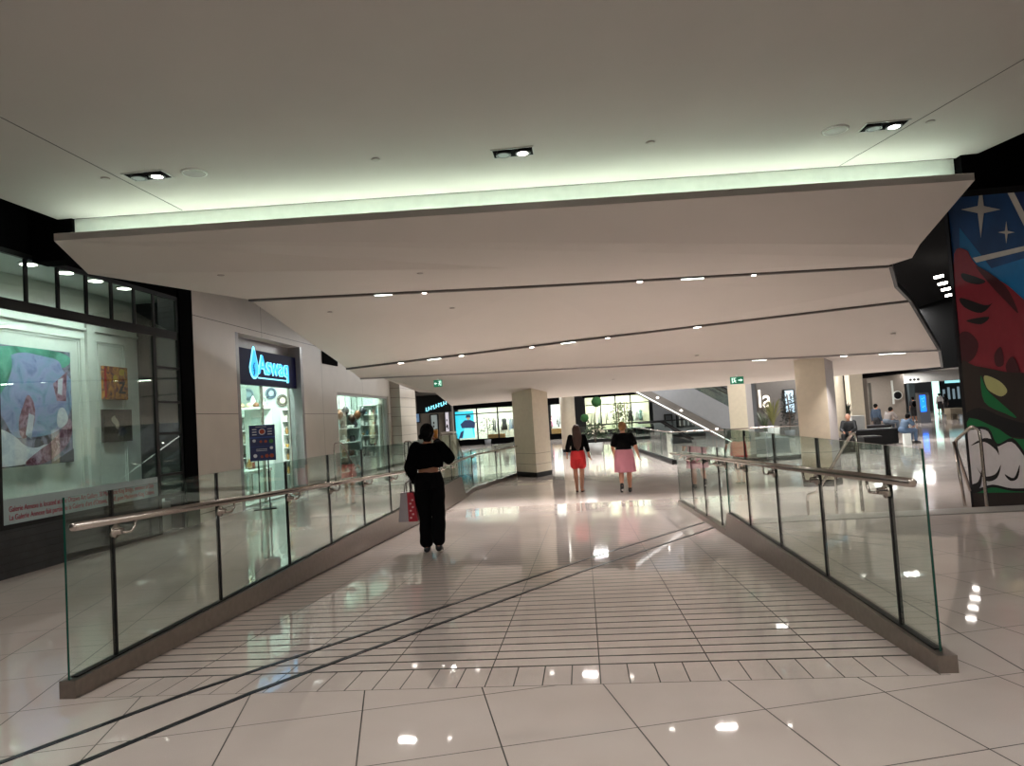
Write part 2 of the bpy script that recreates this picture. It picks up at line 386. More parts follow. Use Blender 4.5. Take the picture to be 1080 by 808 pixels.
text('Galerie Annexe is located at the Ottawa Art Gallery, 50 Mackenzie King Bridge, entrance at Daly', .09, (XW + .006, 7.44, .74), RL, cm('#a01c3c'), g, 'lettering', .001, fit=2.72)
text("La Galerie Annexe fait partie de la Galerie d'art d'Ottawa, au 50, pont Mackenzie King, Ottawa", .09, (XW + .006, 7.44, .645), RL, cm('#a01c3c'), g, 'lettering', .001, fit=2.72)
# gallery interior
XB = -8.0
b = MB(); b.box((XB - .1, 2, 0), (XB, 12.1, 4.0)); struct('wall_gallery', b, M['white'])
b = MB(); b.box((XB - .1, 2, -.02), (XW - .25, 12.1, .45)); struct('floor_gallery', b, M['lgrey'])
b = MB(); b.box((XB - .1, 2, 3.97), (XW - .1, 12.2, 4.05)); struct('ceiling_gallery', b, M['white'])
b = MB(); b.box((XB - .1, 12.1, 0), (XW - .36, 12.2, 4)); b.box((XW - .36, 11.3, 0), (XW - .35, 12.2, 4)); b.box((XW - .35, 11.0, 0), (XW - .06, 11.39, 4)); struct('wall_gallery_end', b, M['brick'])
def frame_on_x(mb, X, y0, y1, z0, z1, w, d=.02):
    mb.box((X, y0, z0), (X + d, y1, z0 + w)); mb.box((X, y0, z1 - w), (X + d, y1, z1)); mb.box((X, y0, z0 + w), (X + d, y0 + w, z1 - w)); mb.box((X, y1 - w, z0 + w), (X + d, y1, z1 - w))
b = MB()
yA, yB, yC, yD, yE_ = [onX(x, 420, XB).y for x in (87, 91, 99, 101, 133)]
for y0, y1 in ((5.6, yA), (yD, yE_)):
    frame_on_x(b, XB, y0, y1, .7, 3.2, .035); frame_on_x(b, XB, y0 + .07, y1 - .07, .77, 3.13, .012, .012)
b.box((XB, yB, .45), (XB + .05, yC, 3.78)); b.box((XB, 5, 3.32), (XB + .04, 12.08, 3.36)); b.box((XB, 5, .45), (XB + .03, 12.08, .62)); struct('trim_gallery', b, M['white'])
RNG = random.Random(3)
def paint_mat(name, cols, scale, dist, seed):
    t = NT(name); p, o = t.pos(); mp = t.node('ShaderNodeMapping'); mp.inputs['Location'].default_value = (seed, seed * 2, 0); t.link(p, mp.inputs[0])
    n = t.node('ShaderNodeTexNoise'); n.inputs['Scale'].default_value = scale; n.inputs['Distortion'].default_value = dist; n.inputs['Detail'].default_value = 5; t.link(mp.outputs[0], n.inputs['Vector'])
    r = t.node('ShaderNodeValToRGB'); r.color_ramp.elements[0].position = .3; r.color_ramp.elements[1].position = .72
    r.color_ramp.elements[0].color = col(cols[0]); r.color_ramp.elements[1].color = col(cols[-1])
    for k, c in enumerate(cols[1:-1]): e = r.color_ramp.elements.new(.3 + .42 * (k + 1) / (len(cols) - 1)); e.color = col(c)
    t.link(n.outputs[0], r.inputs[0]); t.link(r.outputs[0], t.b.inputs['Base Color']); t.b.inputs['Roughness'].default_value = .5; return t.m
def polyX(mb, pix, X, mi): 
    pts = [onX(x, y, X) for x, y in pix]; mb.face(pts, mi)
def rounded(P_):
    for _ in range(2): P_ = [q for i in range(len(P_)) for q in ((P_[i][0] * .75 + P_[(i + 1) % len(P_)][0] * .25, P_[i][1] * .75 + P_[(i + 1) % len(P_)][1] * .25), (P_[i][0] * .25 + P_[(i + 1) % len(P_)][0] * .75, P_[i][1] * .25 + P_[(i + 1) % len(P_)][1] * .75))]
    return P_
def canvas(name, label, y0, y1, z0, z1, mats, blobs):
    pr = thing(name, label, 'painting', (XB, (y0 + y1) / 2, z0))
    b = MB(); b.box((XB + .002, y0, z0), (XB + .06, y1, z1)); b.build('canvas', mats[0], pr)
    b = MB()
    for k, (pts, mi) in enumerate(blobs):
        b.face([(XB + .061 + .0012 * k, y0 + min(1, max(0, u)) * (y1 - y0), z0 + min(1, max(0, v)) * (z1 - z0)) for u, v in (rounded(pts) if len(pts) > 4 and y1 - y0 > 1 else pts)], mi)
    b.build('painted_shapes', mats[1:], pr); return pr
def blob(cx, cy, rx, ry, n=14, j=.16, seed=1):
    r_ = random.Random(seed); return [(cx + rx * math.cos(2 * PI * k / n) * (1 + r_.uniform(-j, j)), cy + ry * math.sin(2 * PI * k / n) * (1 + r_.uniform(-j, j))) for k in range(n)]
ptr = onX(70, 372, XB); pbr = onX(75, 487, XB)
pm = [paint_mat('paint ground', ['#15181d', '#3b3347', '#8d87a3', '#5f7385'], 2.6, 1.5, 1), paint_mat('paint lavender', ['#6d7fae', '#98a0cf', '#7f9fbe', '#5b6e9c'], 3, 1.2, 4), paint_mat('paint teal', ['#23705f', '#4a9f8b', '#7cc0ae'], 3, 1, 6),
      paint_mat('paint plum', ['#57293f', '#7d4a62', '#b08ca4', '#3c1a2c'], 5, 2, 2), paint_mat('paint white', ['#dfe0ea', '#c4c6d9', '#f0f0f2'], 4, 1, 9), cm('#252528')]
canvas('abstract_painting', 'large abstract painting in blue, teal and plum on the gallery wall', ptr.y - 1.75, ptr.y, pbr.z, ptr.z, pm,
       [([(0.62, .8), (1, .86), (1, 1), (.18, 1), (.1, .9)], 1), (blob(.55, .72, .46, .24, seed=2), 0), (blob(.58, .5, .42, .3, seed=5), 0), ([(.12, .95), (.32, .98), (.36, .8), (.2, .55), (.05, .5), (.1, .75)], 1),
        ([(.78, .7), (.95, .82), (.93, .55), (.82, .55)], 2), ([(.84, .74), (.9, .76), (.88, .6), (.83, .62)], 3), ([(.45, .52), (.5, .62), (.58, .5), (.55, .3), (.42, .2), (.38, .36)], 2), ([(.5, .44), (.56, .42), (.52, .22), (.46, .26)], 3),
        ([(0, .35), (.3, .3), (.5, .12), (.75, .2), (.6, .02), (.1, .0), (0, .1)], 3), ([(.55, .1), (.8, .22), (.98, .45), (1, .2), (.7, .0), (.4, .0)], 2), ([(.72, .0), (1, .0), (1, .12)], 4), ([(.82, .48), (.9, .5), (.96, .38), (.86, .3), (.8, .33)], 3)])
a1, a2 = onX(106, 386, XB), onX(132, 422, XB)
canvas('small_painting', 'small orange, purple and yellow collage painting, upper of two on gallery wall', a1.y, a2.y, a2.z, a1.z, [paint_mat('collage paint', ['#2b1c3a', '#7c3b2f', '#c98a2b', '#5a2848'], 9, 1, 3), cm('#c4a52a'), cm('#b3222d'), cm('#1a1420')],
       [([(0, .05), (.09, .05), (.09, .95), (0, .95)], 1), (blob(.45, .62, .1, .13, 8), 0), (blob(.75, .85, .13, .12, 8, seed=3), 0), ([(.6, .55), (.85, .55), (.85, .48), (.72, .25), (.88, .25), (.88, .18), (.58, .18), (.58, .25), (.75, .47), (.6, .48)], 2)])
a1, a2 = onX(106, 432, XB), onX(136.5, 465, XB)
canvas('small_painting', 'small dark painting with pale flower, lower of two on gallery wall', a1.y, a2.y, a2.z, a1.z, [paint_mat('dark flower paint', ['#14161a', '#2d2a26', '#3d3a33', '#191c22'], 6, 1, 8), cm('#b8b2a5'), cm('#16233d')],
       [(blob(.35, .68, .1, .12, 9, .3, 2), 0), (blob(.45, .5, .06, .14, 8, .3, 5), 0), (blob(.62, .3, .16, .14, 9, .3, 6), 1)])
for i, (x, y) in enumerate(((30, 278.5), (69, 287.5), (101, 296), (131, 304))):
    p = onZ(x, y, 3.95); b = MB(); b.lathe((p.x, p.y, 3.94), [(.1, 0), (.1, .02)], 20)
    b.lathe((p.x, p.y, 3.942), [(.125, .0), (.125, .012), (.12, .025)], 20, 1)
    spot('gallery spot', (p.x, p.y, 3.92), (XB, p.y - .2, 1.2), 62, 125, .8, (.88, 1, .96), .08)
    tag(b.build('gallery_downlight', [M['lamp'], M['white']]), 'round bright downlight in gallery ceiling, %s from the left' % ['first', 'second', 'third', 'fourth'][i], 'ceiling light', 'gallery downlights')


# ---- Aswaq storefront
b = MB(); xr = XW - .28
b.box((xr - .1, 12.93, 3.2), (xr, 16.2, 3.45)); b.box((XW - .3, 12.93, 0), (XW, 13.06, 3.45)); b.box((XW - .3, 16.07, 0), (XW, 16.2, 3.45)); struct('wall_shop_recess', b, cm('#8e8a8c', .25))
sg = thing('shop_sign', 'dark navy shop sign with glowing cyan Aswaq lettering and drop logo', 'sign', (XW - .1, 14.6, 2.48))
b = MB(); b.box((XW - .26, 13.06, 2.47), (XW - .12, 16.07, 3.2)); b.build('sign_panel', mat('navy sign', '#0b0d40', .5, spec=.1), sg)
cy = emit('cyan glow', '#2fb4f2', 1.0); cyd = emit('light cyan outline', '#8fe6ff', 1.3)
qa, qb = onX(278, 399, XW), onX(309.5, 402, XW)
text('Aswaq', .56, (XW - .115, qa.y, 2.72), RL, cyd, sg, 'lettering', .006, bold=.014, fit=qb.y - qa.y)
text('Aswaq', .56, (XW - .1, qa.y + .01, 2.72), RL, cy, sg, 'lettering', .006, fit=qb.y - qa.y - .03)
b = MB(); b.box((XW - .115, qa.y - .02, 2.61), (XW - .1, qb.y - .1, 2.635)); b.build('underline', cyd, sg)
def drop(s_): return [(XW, qa.y - .18 + s_ * .2 * math.sin(a) * (1 - .38 * max(0, math.cos(a))) , 2.83 + s_ * (.24 * math.cos(a) + (.2 * max(0, math.cos(a)) ** 3))) for a in [2 * PI * k / 28 for k in range(28)]]
b = MB(); b.hull([(XW - .118, y, z) for _, y, z in drop(1.0)], [(XW - .1, y, z) for _, y, z in drop(1.0)]); lg = b.build('drop_logo', cyd, sg)
b = MB(); b.hull([(XW - .1, y, z) for _, y, z in drop(.86)], [(XW - .095, y, z) for _, y, z in drop(.86)]); b.build('logo_fill', cy, lg)
b = MB()
for k in range(5): b.tube([(XW - .09, qa.y - .26 + .05 * math.sin(k + j * .8) + .02 * k, 2.66 + .05 * k + .02 * j) for j in range(4)], .008, 6)
b.build('logo_mark', cm('#1d5a9a'), lg)
# shop interior
b = MB(); b.box((XW - 2.6, 12.5, 0), (XW - 2.5, 24, 3.4)); b.box((XW - 1.3, 18.5, LOW), (XW - 1.22, 23.6, 3.4)); b.box((XW - 2.5, 18.42, LOW), (XW - .35, 18.5, 3.4)); b.box((XW - 2.5, 12.4, 0), (XW - .35, 12.5, 3.4)); b.box((XW - 2.5, 23.6, 0), (XW - .35, 23.7, 3.4)); struct('wall_shop', b, cm('#bcc9c2'))
b = MB(); b.box((XW - 2.6, 12.5, -.02), (XW - .3, 17.2, .01)); b.box((XW - 2.6, 17.2, LOW - .1), (XW - .3, 24, LOW + .01)); struct('floor_shop', b, M['lgrey'])
b = MB(); b.box((XW - 2.6, 12.4, 3.4), (XW - .35, 24, 3.46)); struct('ceiling_shop', b, M['white'])
area('shop light', (XW - .5, 15.6, 3.3), (XW - 2.2, 15.6, 1.0), 3, .2, 260, (.86, 1, .95)); area('shop light', (XW - .45, 21, 2.75), (XW - 1.1, 21, .8), 4.5, .15, 150, (.9, 1, .97))
w = thing('shop_glazing', 'tall clear glass panes under the navy shop sign', 'shop front', (XW - .2, 14.5, 0))
b = MB(); b.box((XW - .2, 13.06, 0), (XW - .19, 14.35, 2.47)); b.build('glass_pane', M['shopglass'], w)
b = MB(); b.box((XW - .2, 15.75, 0), (XW - .19, 16.07, 2.47)); b.build('glass_pane', M['shopglass'], w)
for yy_ in (14.33, 15.73): b = MB(); b.box((XW - .22, yy_, 0), (XW - .17, yy_ + .05, 2.47)); b.build('window_frame', M['rail'], w)
XP = XW - 2.49
YP = 18.41
def plate(px, py, rpx, c1, c2, lab):
    q = onY(px, py, YP); r = rpx * YP / F_PX; p = thing('decorative_plate', lab, 'plate', tuple(q), 'plates on the shop wall')
    b = MB(); b.lathe(q, [(r * .55, .0), (r * .8, -.015), (r, -.05), (r * .97, -.055), (r * .6, -.025)], 28, 0, 'y'); b.build('rim', cm(c1, .25), p)
    b = MB(); b.lathe(q, [(r * .55, -.024), (r * .5, -.032)], 24, 0, 'y'); b.build('center_medallion', cm(c2, .3), p)
    b = MB(); b.lathe(q, [(r * .86, -.03), (r * .9, -.045), (r * .82, -.044), (r * .8, -.03)], 28, 0, 'y'); b.build('rim_band', cm(c2, .3), p)
plate(262.5, 416, 6.5, '#8499a8', '#a9c0cc', 'blue grey patterned plate at upper left of the shop wall')
plate(277, 423, 6, '#b9c9c2', '#d5ddd5', 'pale plate low between the two blue plates on the shop wall')
plate(286.5, 415, 6.3, '#4c6070', '#a7bcc4', 'dark blue patterned plate at the top middle of the shop wall')
plate(298.5, 422.5, 6.6, '#57554b', '#cfc8b3', 'cream and grey plate, left of the matching pair on the shop wall')
plate(309, 422.5, 6.4, '#57554b', '#cfc8b3', 'cream and grey plate, right of the matching pair on the shop wall')
def shelves_on_wall(px0, px1, pys, lab, seed, where, pal, per=4):
    a, c = onY(px0, 440, YP - .35), onY(px1, 440, YP - .35); c.x = min(c.x, XW - .28); t = thing('display_shelving', lab, 'shelving', ((a.x + c.x) / 2, YP - .2, 0)); r_ = random.Random(seed)
    zz = [onY((px0 + px1) / 2, y, YP - .35).z for y in pys]
    for x in (a.x, c.x): b = MB(); b.box((x - .015, YP - .35, .01), (x + .015, YP - .02, max(zz) + .3)); b.build('side_panel', cm('#e6ede8', .2), t)
    b = MB(); b.box((a.x, YP - .02, .01), (c.x, YP - .01, max(zz) + .3)); b.build('back_panel', cm('#8b918a'), t)
    b = MB(); b.box((a.x - .03, YP - .36, max(zz) + .3), (c.x + .03, YP - .01, max(zz) + .33)); b.build('top_board', cm('#e6ede8', .2), t)
    names = {'#c9a24a': 'golden', '#d8d0bb': 'cream', '#7a3b2a': 'rust red', '#2d2f33': 'dark', '#4b7a86': 'teal', '#b9c4c0': 'pale grey', '#8a6d3b': 'brass', '#e0e0dc': 'white', '#3b4a7a': 'blue'}
    for i, z in enumerate(zz):
        b = MB(); b.box((a.x + .015, YP - .35, z - .015), (c.x - .015, YP - .02, z)); b.build('shelf', cm('#e6ede8', .2), t)
        for k in range(per):
            x = a.x + (k + .5) * (c.x - a.x) / per; s_ = min(.075, (c.x - a.x) / per * .42) * r_.uniform(.8, 1); cc = r_.choice(pal); kd = r_.choice(['bowl', 'vase', 'jar']); b = MB()
            prof = {'bowl': [(s_ * .4, 0), (s_, .07), (s_ * 1.0, .09), (s_ * .8, .08)], 'vase': [(s_ * .5, 0), (s_ * .95, .07), (s_ * .9, .12), (s_ * .35, .17), (s_ * .5, .2)], 'jar': [(s_ * .7, 0), (s_ * .75, .12), (s_ * .5, .14), (s_ * .5, .16)]}[kd]
            b.lathe((x, YP - .2, z), prof, 14)
            tag(b.build(kd, cm(cc, .3)), '%s %s on the %s shelf %s, %s from left' % (names[cc], kd, ['top', 'second', 'third', 'fourth', 'bottom'][i], where, ['first', 'second', 'third', 'fourth', 'fifth'][k]), 'ornament', 'ornaments on the shop shelves')
PAL = ['#c9a24a', '#d8d0bb', '#7a3b2a', '#2d2f33', '#4b7a86', '#b9c4c0', '#8a6d3b', '#e0e0dc', '#3b4a7a']
shelves_on_wall(297, 316, (444, 458, 472, 485, 500), 'white lit wall shelving right of the poster stand inside the shop', 5, 'right of the poster', ['#c9a24a', '#8a6d3b', '#d8d0bb', '#2d2f33'])
shelves_on_wall(255, 263.5, (452, 466, 480, 495, 510), 'narrow white shelving left of the poster stand inside the shop', 6, 'left of the poster', PAL, 3)
q = onY(267, 429, 17.2); cn = thing('display_cone', 'white cone shaped figure on the high ledge in the shop', 'display', tuple(q)); b = MB(); b.lathe(q, [(.12, 0), (.03, .24), (.01, .28)], 16); b.build('cone', M['white'], cn); b = MB(); b.lathe(q, [(.14, -.02), (.14, .0)], 16); b.build('base', M['white'], cn)
a, c = onY(254, 434, 17.2), onY(283, 434, 17.2); cnt = thing('display_ledge', 'high display ledge under the plates, with ornaments, inside the shop', 'shelf', (a.x, 17.2, 0)); zl_ = onY(267, 429, 17.2).z - .02
b = MB(); b.box((a.x, 17.0, zl_ - .05), (c.x, 17.4, zl_)); b.build('shelf_board', M['white'], cnt); b = MB(); b.box((a.x, 17.38, .01), (c.x, 17.4, zl_ - .05)); b.build('back_panel', cm('#a8b5ad'), cnt)
for k, (cc, nm_) in enumerate((('#b39a7a', 'tan'), ('#c9b79a', 'sand coloured'), ('#7a4a2a', 'brown'), ('#d8d0bb', 'cream'))):
    x = a.x + .08 + k * (c.x - a.x - .16) / 3; b = MB(); b.lathe((x, 17.1, zl_), [(.05, 0), (.08, .04), (.06, .09), (.03, .12)], 14)
    tag(b.build('vase', cm(cc, .4)), nm_ + ' squat vase on the high ledge of the shop', 'ornament', 'squat vases on the ledge')
# shelving unit seen through the doorway
def shelf_unit(X, y0, y1, zs, lab, depth=.4, c='#d8e2db', z0=0):
    t = thing('display_shelving', lab, 'shelving', (X, (y0 + y1) / 2, z0))
    b = MB(); b.box((X, y0, z0), (X + depth, y0 + .03, zs[-1] + .02)); b.build('side_panel', cm(c), t)
    b = MB(); b.box((X, y1 - .03, z0), (X + depth, y1, zs[-1] + .02)); b.build('side_panel', cm(c), t)
    for z in zs: b = MB(); b.box((X, y0 + .03, z - .012), (X + depth, y1 - .03, z + .012)); b.build('shelf', emit('shelf glow', '#e8fff6', .35) if False else cm('#e6ede8', .2), t)
    b = MB(); b.box((X, y0 + .03, z0), (X + .01, y1 - .03, zs[-1])); b.build('back_panel', cm('#7f8a80'), t)
    return t
def goods(X, y0, y1, z, n, seed, place, grp, pal):
    r_ = random.Random(seed)
    kinds = ['vase', 'bowl', 'box', 'jar']
    for k in range(n):
        y = y0 + (k + .5) * (y1 - y0) / n; kd = r_.choice(kinds); c = r_.choice(pal); x = X + r_.uniform(.15, .3); s_ = r_.uniform(.8, 1.2) * min(.09, (y1 - y0) / n * .42); b = MB()
        if kd == 'vase': b.lathe((x, y, z), [(s_ * .5, 0), (s_ * .95, .08), (s_ * .9, .14), (s_ * .35, .2), (s_ * .5, .23)], 14)
        elif kd == 'bowl': b.lathe((x, y, z), [(s_ * .4, 0), (s_, .07), (s_ * 1.05, .09), (s_ * .8, .08)], 16)
        elif kd == 'jar': b.lathe((x, y, z), [(s_ * .7, 0), (s_ * .75, .13), (s_ * .5, .15), (s_ * .5, .18), (s_ * .1, .2)], 14)
        else: b.box((x - s_ * .8, y - s_ * .8, z), (x + s_ * .8, y + s_ * .8, z + .12 + .06 * r_.random()), 0)
        cn_ = {'#c9a24a': 'golden', '#d8d0bb': 'cream', '#7a3b2a': 'rust red', '#2d2f33': 'dark', '#4b7a86': 'teal', '#b9c4c0': 'pale grey', '#8a6d3b': 'brass', '#e0e0dc': 'white', '#3b4a7a': 'blue'}[c]
        tag(b.build(kd if kd != 'box' else 'gift_box', cm(c, .3)), '%s %s on %s, %s from left' % (cn_, kd if kd != 'box' else 'gift box', place, ['first', 'second', 'third', 'fourth', 'fifth', 'sixth', 'seventh', 'eighth'][k]), 'ornament', grp)
PAL = ['#c9a24a', '#d8d0bb', '#7a3b2a', '#2d2f33', '#4b7a86', '#b9c4c0', '#8a6d3b', '#e0e0dc', '#3b4a7a']
zs = [.45, .85, 1.2, 1.55, 1.9]
shelf_unit(XP, 16.3, 18.0, zs, 'white lit shelving beyond the open shop doorway')
for i, z in enumerate(zs[:4]): goods(XP, 16.35, 17.95, z + .012, 6, 20 + i, ['bottom', 'second', 'third', 'fourth'][i] + ' shelf inside the shop doorway', 'ornaments on the doorway shelving', PAL if i != 2 else ['#c9a24a', '#8a6d3b', '#d8d0bb'])
tb_ = thing('display_table', 'pale display table low inside the shop doorway', 'table', (XW - 1, 15.2, 0)); b = MB(); b.box((XW - 1.3, 14.6, .6), (XW - .6, 15.6, .66)); b.build('table_top', M['white'], tb_)
for sx in (-1.25, -.65):
    for sy in (14.65, 15.55): b = MB(); b.box((XW + sx - .03, sy - .03, .01), (XW + sx + .03, sy + .03, .6)); b.build('leg', M['rail'], tb_)
goods(XW - 1.25, 14.65, 15.55, .66, 5, 60, 'the display table in the shop doorway', 'ornaments on the display table', PAL)
# second shop window with glass shelves and hanging lamps
w = thing('shop_window', 'wide shop window full of glassware and hanging lamps', 'window', (XW - .1, 21, LOW)); w['kind'] = 'thing'
b = MB(); b.box((XW - .2, 18.5, 2.38), (XW - .05, 23.6, 2.45)); b.build('window_frame', M['columnside'], w)
for yy_ in (18.5, 23.54): b = MB(); b.box((XW - .2, yy_, LOW), (XW - .05, yy_ + .06, 2.38)); b.build('window_frame', M['columnside'], w)
for ya, yb in ((18.56, 20.9), (20.93, 23.54)): b = MB(); b.box((XW - .14, ya, LOW), (XW - .13, yb, 2.38)); b.build('glass_pane', M['shopglass'], w)
for u, (ya, yb, nm) in enumerate(((18.7, 20.7, 'left'), (20.8, 22.9, 'right hand'))):
    if yb > 23.5: yb = 23.5
    zz = [.1, .55, 1.0, 1.45, 1.9] ; shelf_unit(XW - 1.2, ya, yb, zz, nm + ' glass shelving unit inside the wide shop window', .4, '#9fb0ab', LOW)
    for i, z in enumerate(zz): goods(XW - 1.2, ya + .05, yb - .05, z + .012, 6 if yb - ya > 1 else 3, 70 + u * 10 + i, ['bottom', 'second', 'third', 'fourth', 'top'][i] + ' shelf of the ' + nm + ' window shelving', 'ornaments in the wide shop window', ['#2d2f33', '#b9c4c0', '#8a6d3b', '#e0e0dc', '#7a3b2a', '#4b7a86'])
YP = 23.58
shelves_on_wall(379, 404, (437, 448, 459, 470, 481), 'dense white shelving at the right end inside the wide shop window', 9, 'at window end', ['#2d2f33', '#b9c4c0', '#8a6d3b', '#e0e0dc', '#7a3b2a', '#4b7a86'], 5)
for k in range(6):
    y = 19.5 + k * .55; zl = 1.75 + .12 * (k % 3); t = thing('hanging_lamp', 'ornate hanging lantern in the wide shop window, %s from the left' % ['first', 'second', 'third', 'fourth', 'fifth', 'sixth'][k], 'lamp', (XW - .5, y, zl), 'lanterns in the shop window')
    b = MB(); b.lathe((XW - .5, y, zl), [(.02, -.16), (.09, -.08), (.12, 0), (.08, .08), (.03, .13)], 12); b.build('lantern', cm(['#4a2f22', '#7a4a2a', '#3b3b40'][k % 3], .3, .3), t)
    b = MB(); b.tube([(XW - .5, y, zl + .12), (XW - .5, y, 3.4)], .012, 6); b.build('chain', M['frame'], t)
# poster stand before the shop
base = onZ(280, 537, 0)
ps = thing('poster_stand', 'blue menu poster on a black two-post stand before the shop', 'sign stand', (base.x, base.y, 0))
dv = Vector((-base.y, base.x, 0)).normalized() * -1   # left-right as seen
fx = Vector((dv.y, -dv.x, 0)); 
if fx.dot(-base) < 0: fx = -fx
bx, by = base.x, base.y
def S(u, v, z): return Vector((bx, by, 0)) + dv * u + fx * v + Vector((0, 0, z))
b = MB(); b.hull([S(-.2, -.15, 0), S(.2, -.15, 0), S(.2, .15, 0), S(-.2, .15, 0)], [S(-.2, -.15, .015), S(.2, -.15, .015), S(.2, .15, .015), S(-.2, .15, .015)]); b.build('base_plate', M['black'], ps)
for u in (-.09, .09): b = MB(); b.tube([S(u, 0, .01), S(u, 0, .95)], .014, 8); b.build('post', M['black'], ps)
zt, zb_ = 1.62, .93
b = MB(); b.hull([S(-.235, -.01, zb_), S(.235, -.01, zb_), S(.235, .012, zb_), S(-.235, .012, zb_)], [S(-.235, -.01, zt), S(.235, -.01, zt), S(.235, .012, zt), S(-.235, .012, zt)]); fr = b.build('poster_board', cm('#12245e', .3), ps)
b = MB()
def disc(mb, u, z, r, mi, v=.016, n=18): mb.face([S(u + r * math.cos(2 * PI * k / n), v, z + r * math.sin(2 * PI * k / n)) for k in range(n)], mi)
def rect(mb, u0, u1, z0, z1, mi, v=.014): mb.face([S(u0, v, z0), S(u1, v, z0), S(u1, v, z1), S(u0, v, z1)], mi)
rect(b, -.23, .23, 1.37, 1.39, 1); rect(b, -.23, .23, 1.2, 1.205, 1)
disc(b, 0, 1.49, .06, 0, .015); disc(b, 0, 1.49, .048, 2)
for s_ in (-1, 1):
    for k in range(3): rect(b, s_ * .14 - .04, s_ * .14 + .04, 1.43 + .05 * k, 1.446 + .05 * k, 0, .015)
for u, z, r_, c_ in ((-.15, 1.32, .03, 0), (-.03, 1.3, .025, 2), (.06, 1.3, .027, 2), (.16, 1.3, .04, 3), (.16, 1.17, .03, 0), (-.14, 1.03, .035, 0), (-.02, 1.01, .025, 2), (.07, 1.02, .035, 2), (.16, 1.02, .04, 2)): disc(b, u, z, r_, c_)
for z in (1.12, 1.15, 1.58): rect(b, -.12, .08, z, z + .008, 0)
b.build('printed_artwork', [cm('#d5dcea'), cm('#2a52a8'), cm('#a0402c'), cm('#3f7a3c')], ps)

# ================================================================== BALUSTRADES
def glasspanel(A, B, z0a, z0b, z1a, z1b, parent, nm='glass_panel'):
    A, B = Vector(A), Vector(B); d = (B - A).normalized(); n = Vector((-d.y, d.x, 0)) * .007
    b = MB(); A0 = A + d * .006; B0 = B - d * .006
    fs = b.hull([A0 - n + Vector((0, 0, z0a)), B0 - n + Vector((0, 0, z0b)), B0 + n + Vector((0, 0, z0b)), A0 + n + Vector((0, 0, z0a))], [A0 - n + Vector((0, 0, z1a)), B0 - n + Vector((0, 0, z1b)), B0 + n + Vector((0, 0, z1b)), A0 + n + Vector((0, 0, z1a))])
    for f in (fs[0], fs[1], fs[3], fs[5]): f.material_index = 1
    return b.build(nm, [M['glass'], M['edge']], parent)
def bracket(parent, gx, gy, gz, rx, rz, s_):
    b = MB(); b.lathe((gx + s_ * .012, gy, gz), [(.044, 0), (.044, .02 * s_), (.022, .024 * s_), (.02, .06 * s_)], 18, 0, 'x')
    b.tube([(gx + s_ * .05, gy, gz), (gx + s_ * .08, gy + .02, gz - .012), (gx + s_ * .1, gy + .045, gz - .01), (rx, gy + .07, gz + .02), (rx, gy + .075, rz - .012)], .009, 8)
    b.build('rail_bracket', M['rail'], parent)
def rail_z(y): return .985 - .0405 * (y - 3.8)
# left
bl = thing('glass_balustrade', 'long glass balustrade with steel kerb and handrail along left of ramp', 'balustrade', (-3.04, 3.85, 0))
b = MB(); x0, x1 = -3.09, -2.99
b.hull([(x0, 3.84, -.0), (x1, 3.84, 0), (x1, 17.6, ramp_z(17.6) - .02), (x0, 17.6, ramp_z(17.6) - .02)], [(x0, 3.84, .1), (x1, 3.84, .1), (x1, 17.0, .1), (x0, 17.0, .1)])
b.build('steel_kerb', M['steel'], bl)
ys = [3.85, 4.27, 5.58, 6.95, 8.15, 9.45, 10.8, 12.1, 13.4, 14.7, 16.0, 17.0]
for ya, yb in zip(ys, ys[1:]): glasspanel((-3.04, ya, 0), (-3.04, yb, 0), .085, .085, 1.15, 1.15, bl)
for y in ys[1:-1]:
    b = MB(); b.box((-3.052, y - .009, .09), (-3.028, y + .009, 1.15)); b.build('glass_joint', M['frame'], bl)
    bracket(bl, -3.04, y, rail_z(y) - .08, -2.93, rail_z(y), 1)
b = MB(); b.box((-3.06, 3.9, .1), (-3.02, 16.98, .108)); b.build('gasket', M['frame'], bl)
# lower run after the stairs, turning to the pillar
lp = [(-3.04, 17.55), (-3.04, 19.0), (-2.62, 21.0), (-2.25, 23.0)]
b = MB()
for P_, Q_ in zip(lp, lp[1:]): b.bar((*P_, LOW + .05), (*Q_, LOW + .05), .1, .1)
b.build('steel_kerb', M['steel'], bl)
for P_, Q_ in zip(lp, lp[1:]): glasspanel((*P_, 0), (*Q_, 0), LOW + .08, LOW + .08, LOW + 1.12, LOW + 1.12, bl)
for P_ in lp[1:3]: b = MB(); b.box((P_[0] - .012, P_[1] - .012, LOW + .1), (P_[0] + .012, P_[1] + .012, LOW + 1.1)); b.build('glass_joint', M['frame'], bl)
glasspanel((-3.04, 17.02, 0), (-3.04, 17.55, 0), -.3, LOW + .08, 1.0, LOW + 1.12, bl)
pts = [(-2.93, 3.78, rail_z(3.78)), (-2.93, 10, rail_z(10)), (-2.93, 15.2, rail_z(15.2)), (-2.93, 19.0, .52), (-2.52, 21.0, .52), (-2.15, 22.9, .52)]
b = MB(); b.tube(pts, .025, 16); b.build('handrail', M['rail'], bl)
for P_ in lp[1:3]: bracket(bl, P_[0], P_[1], .46, P_[0] + .11, .52, 1)
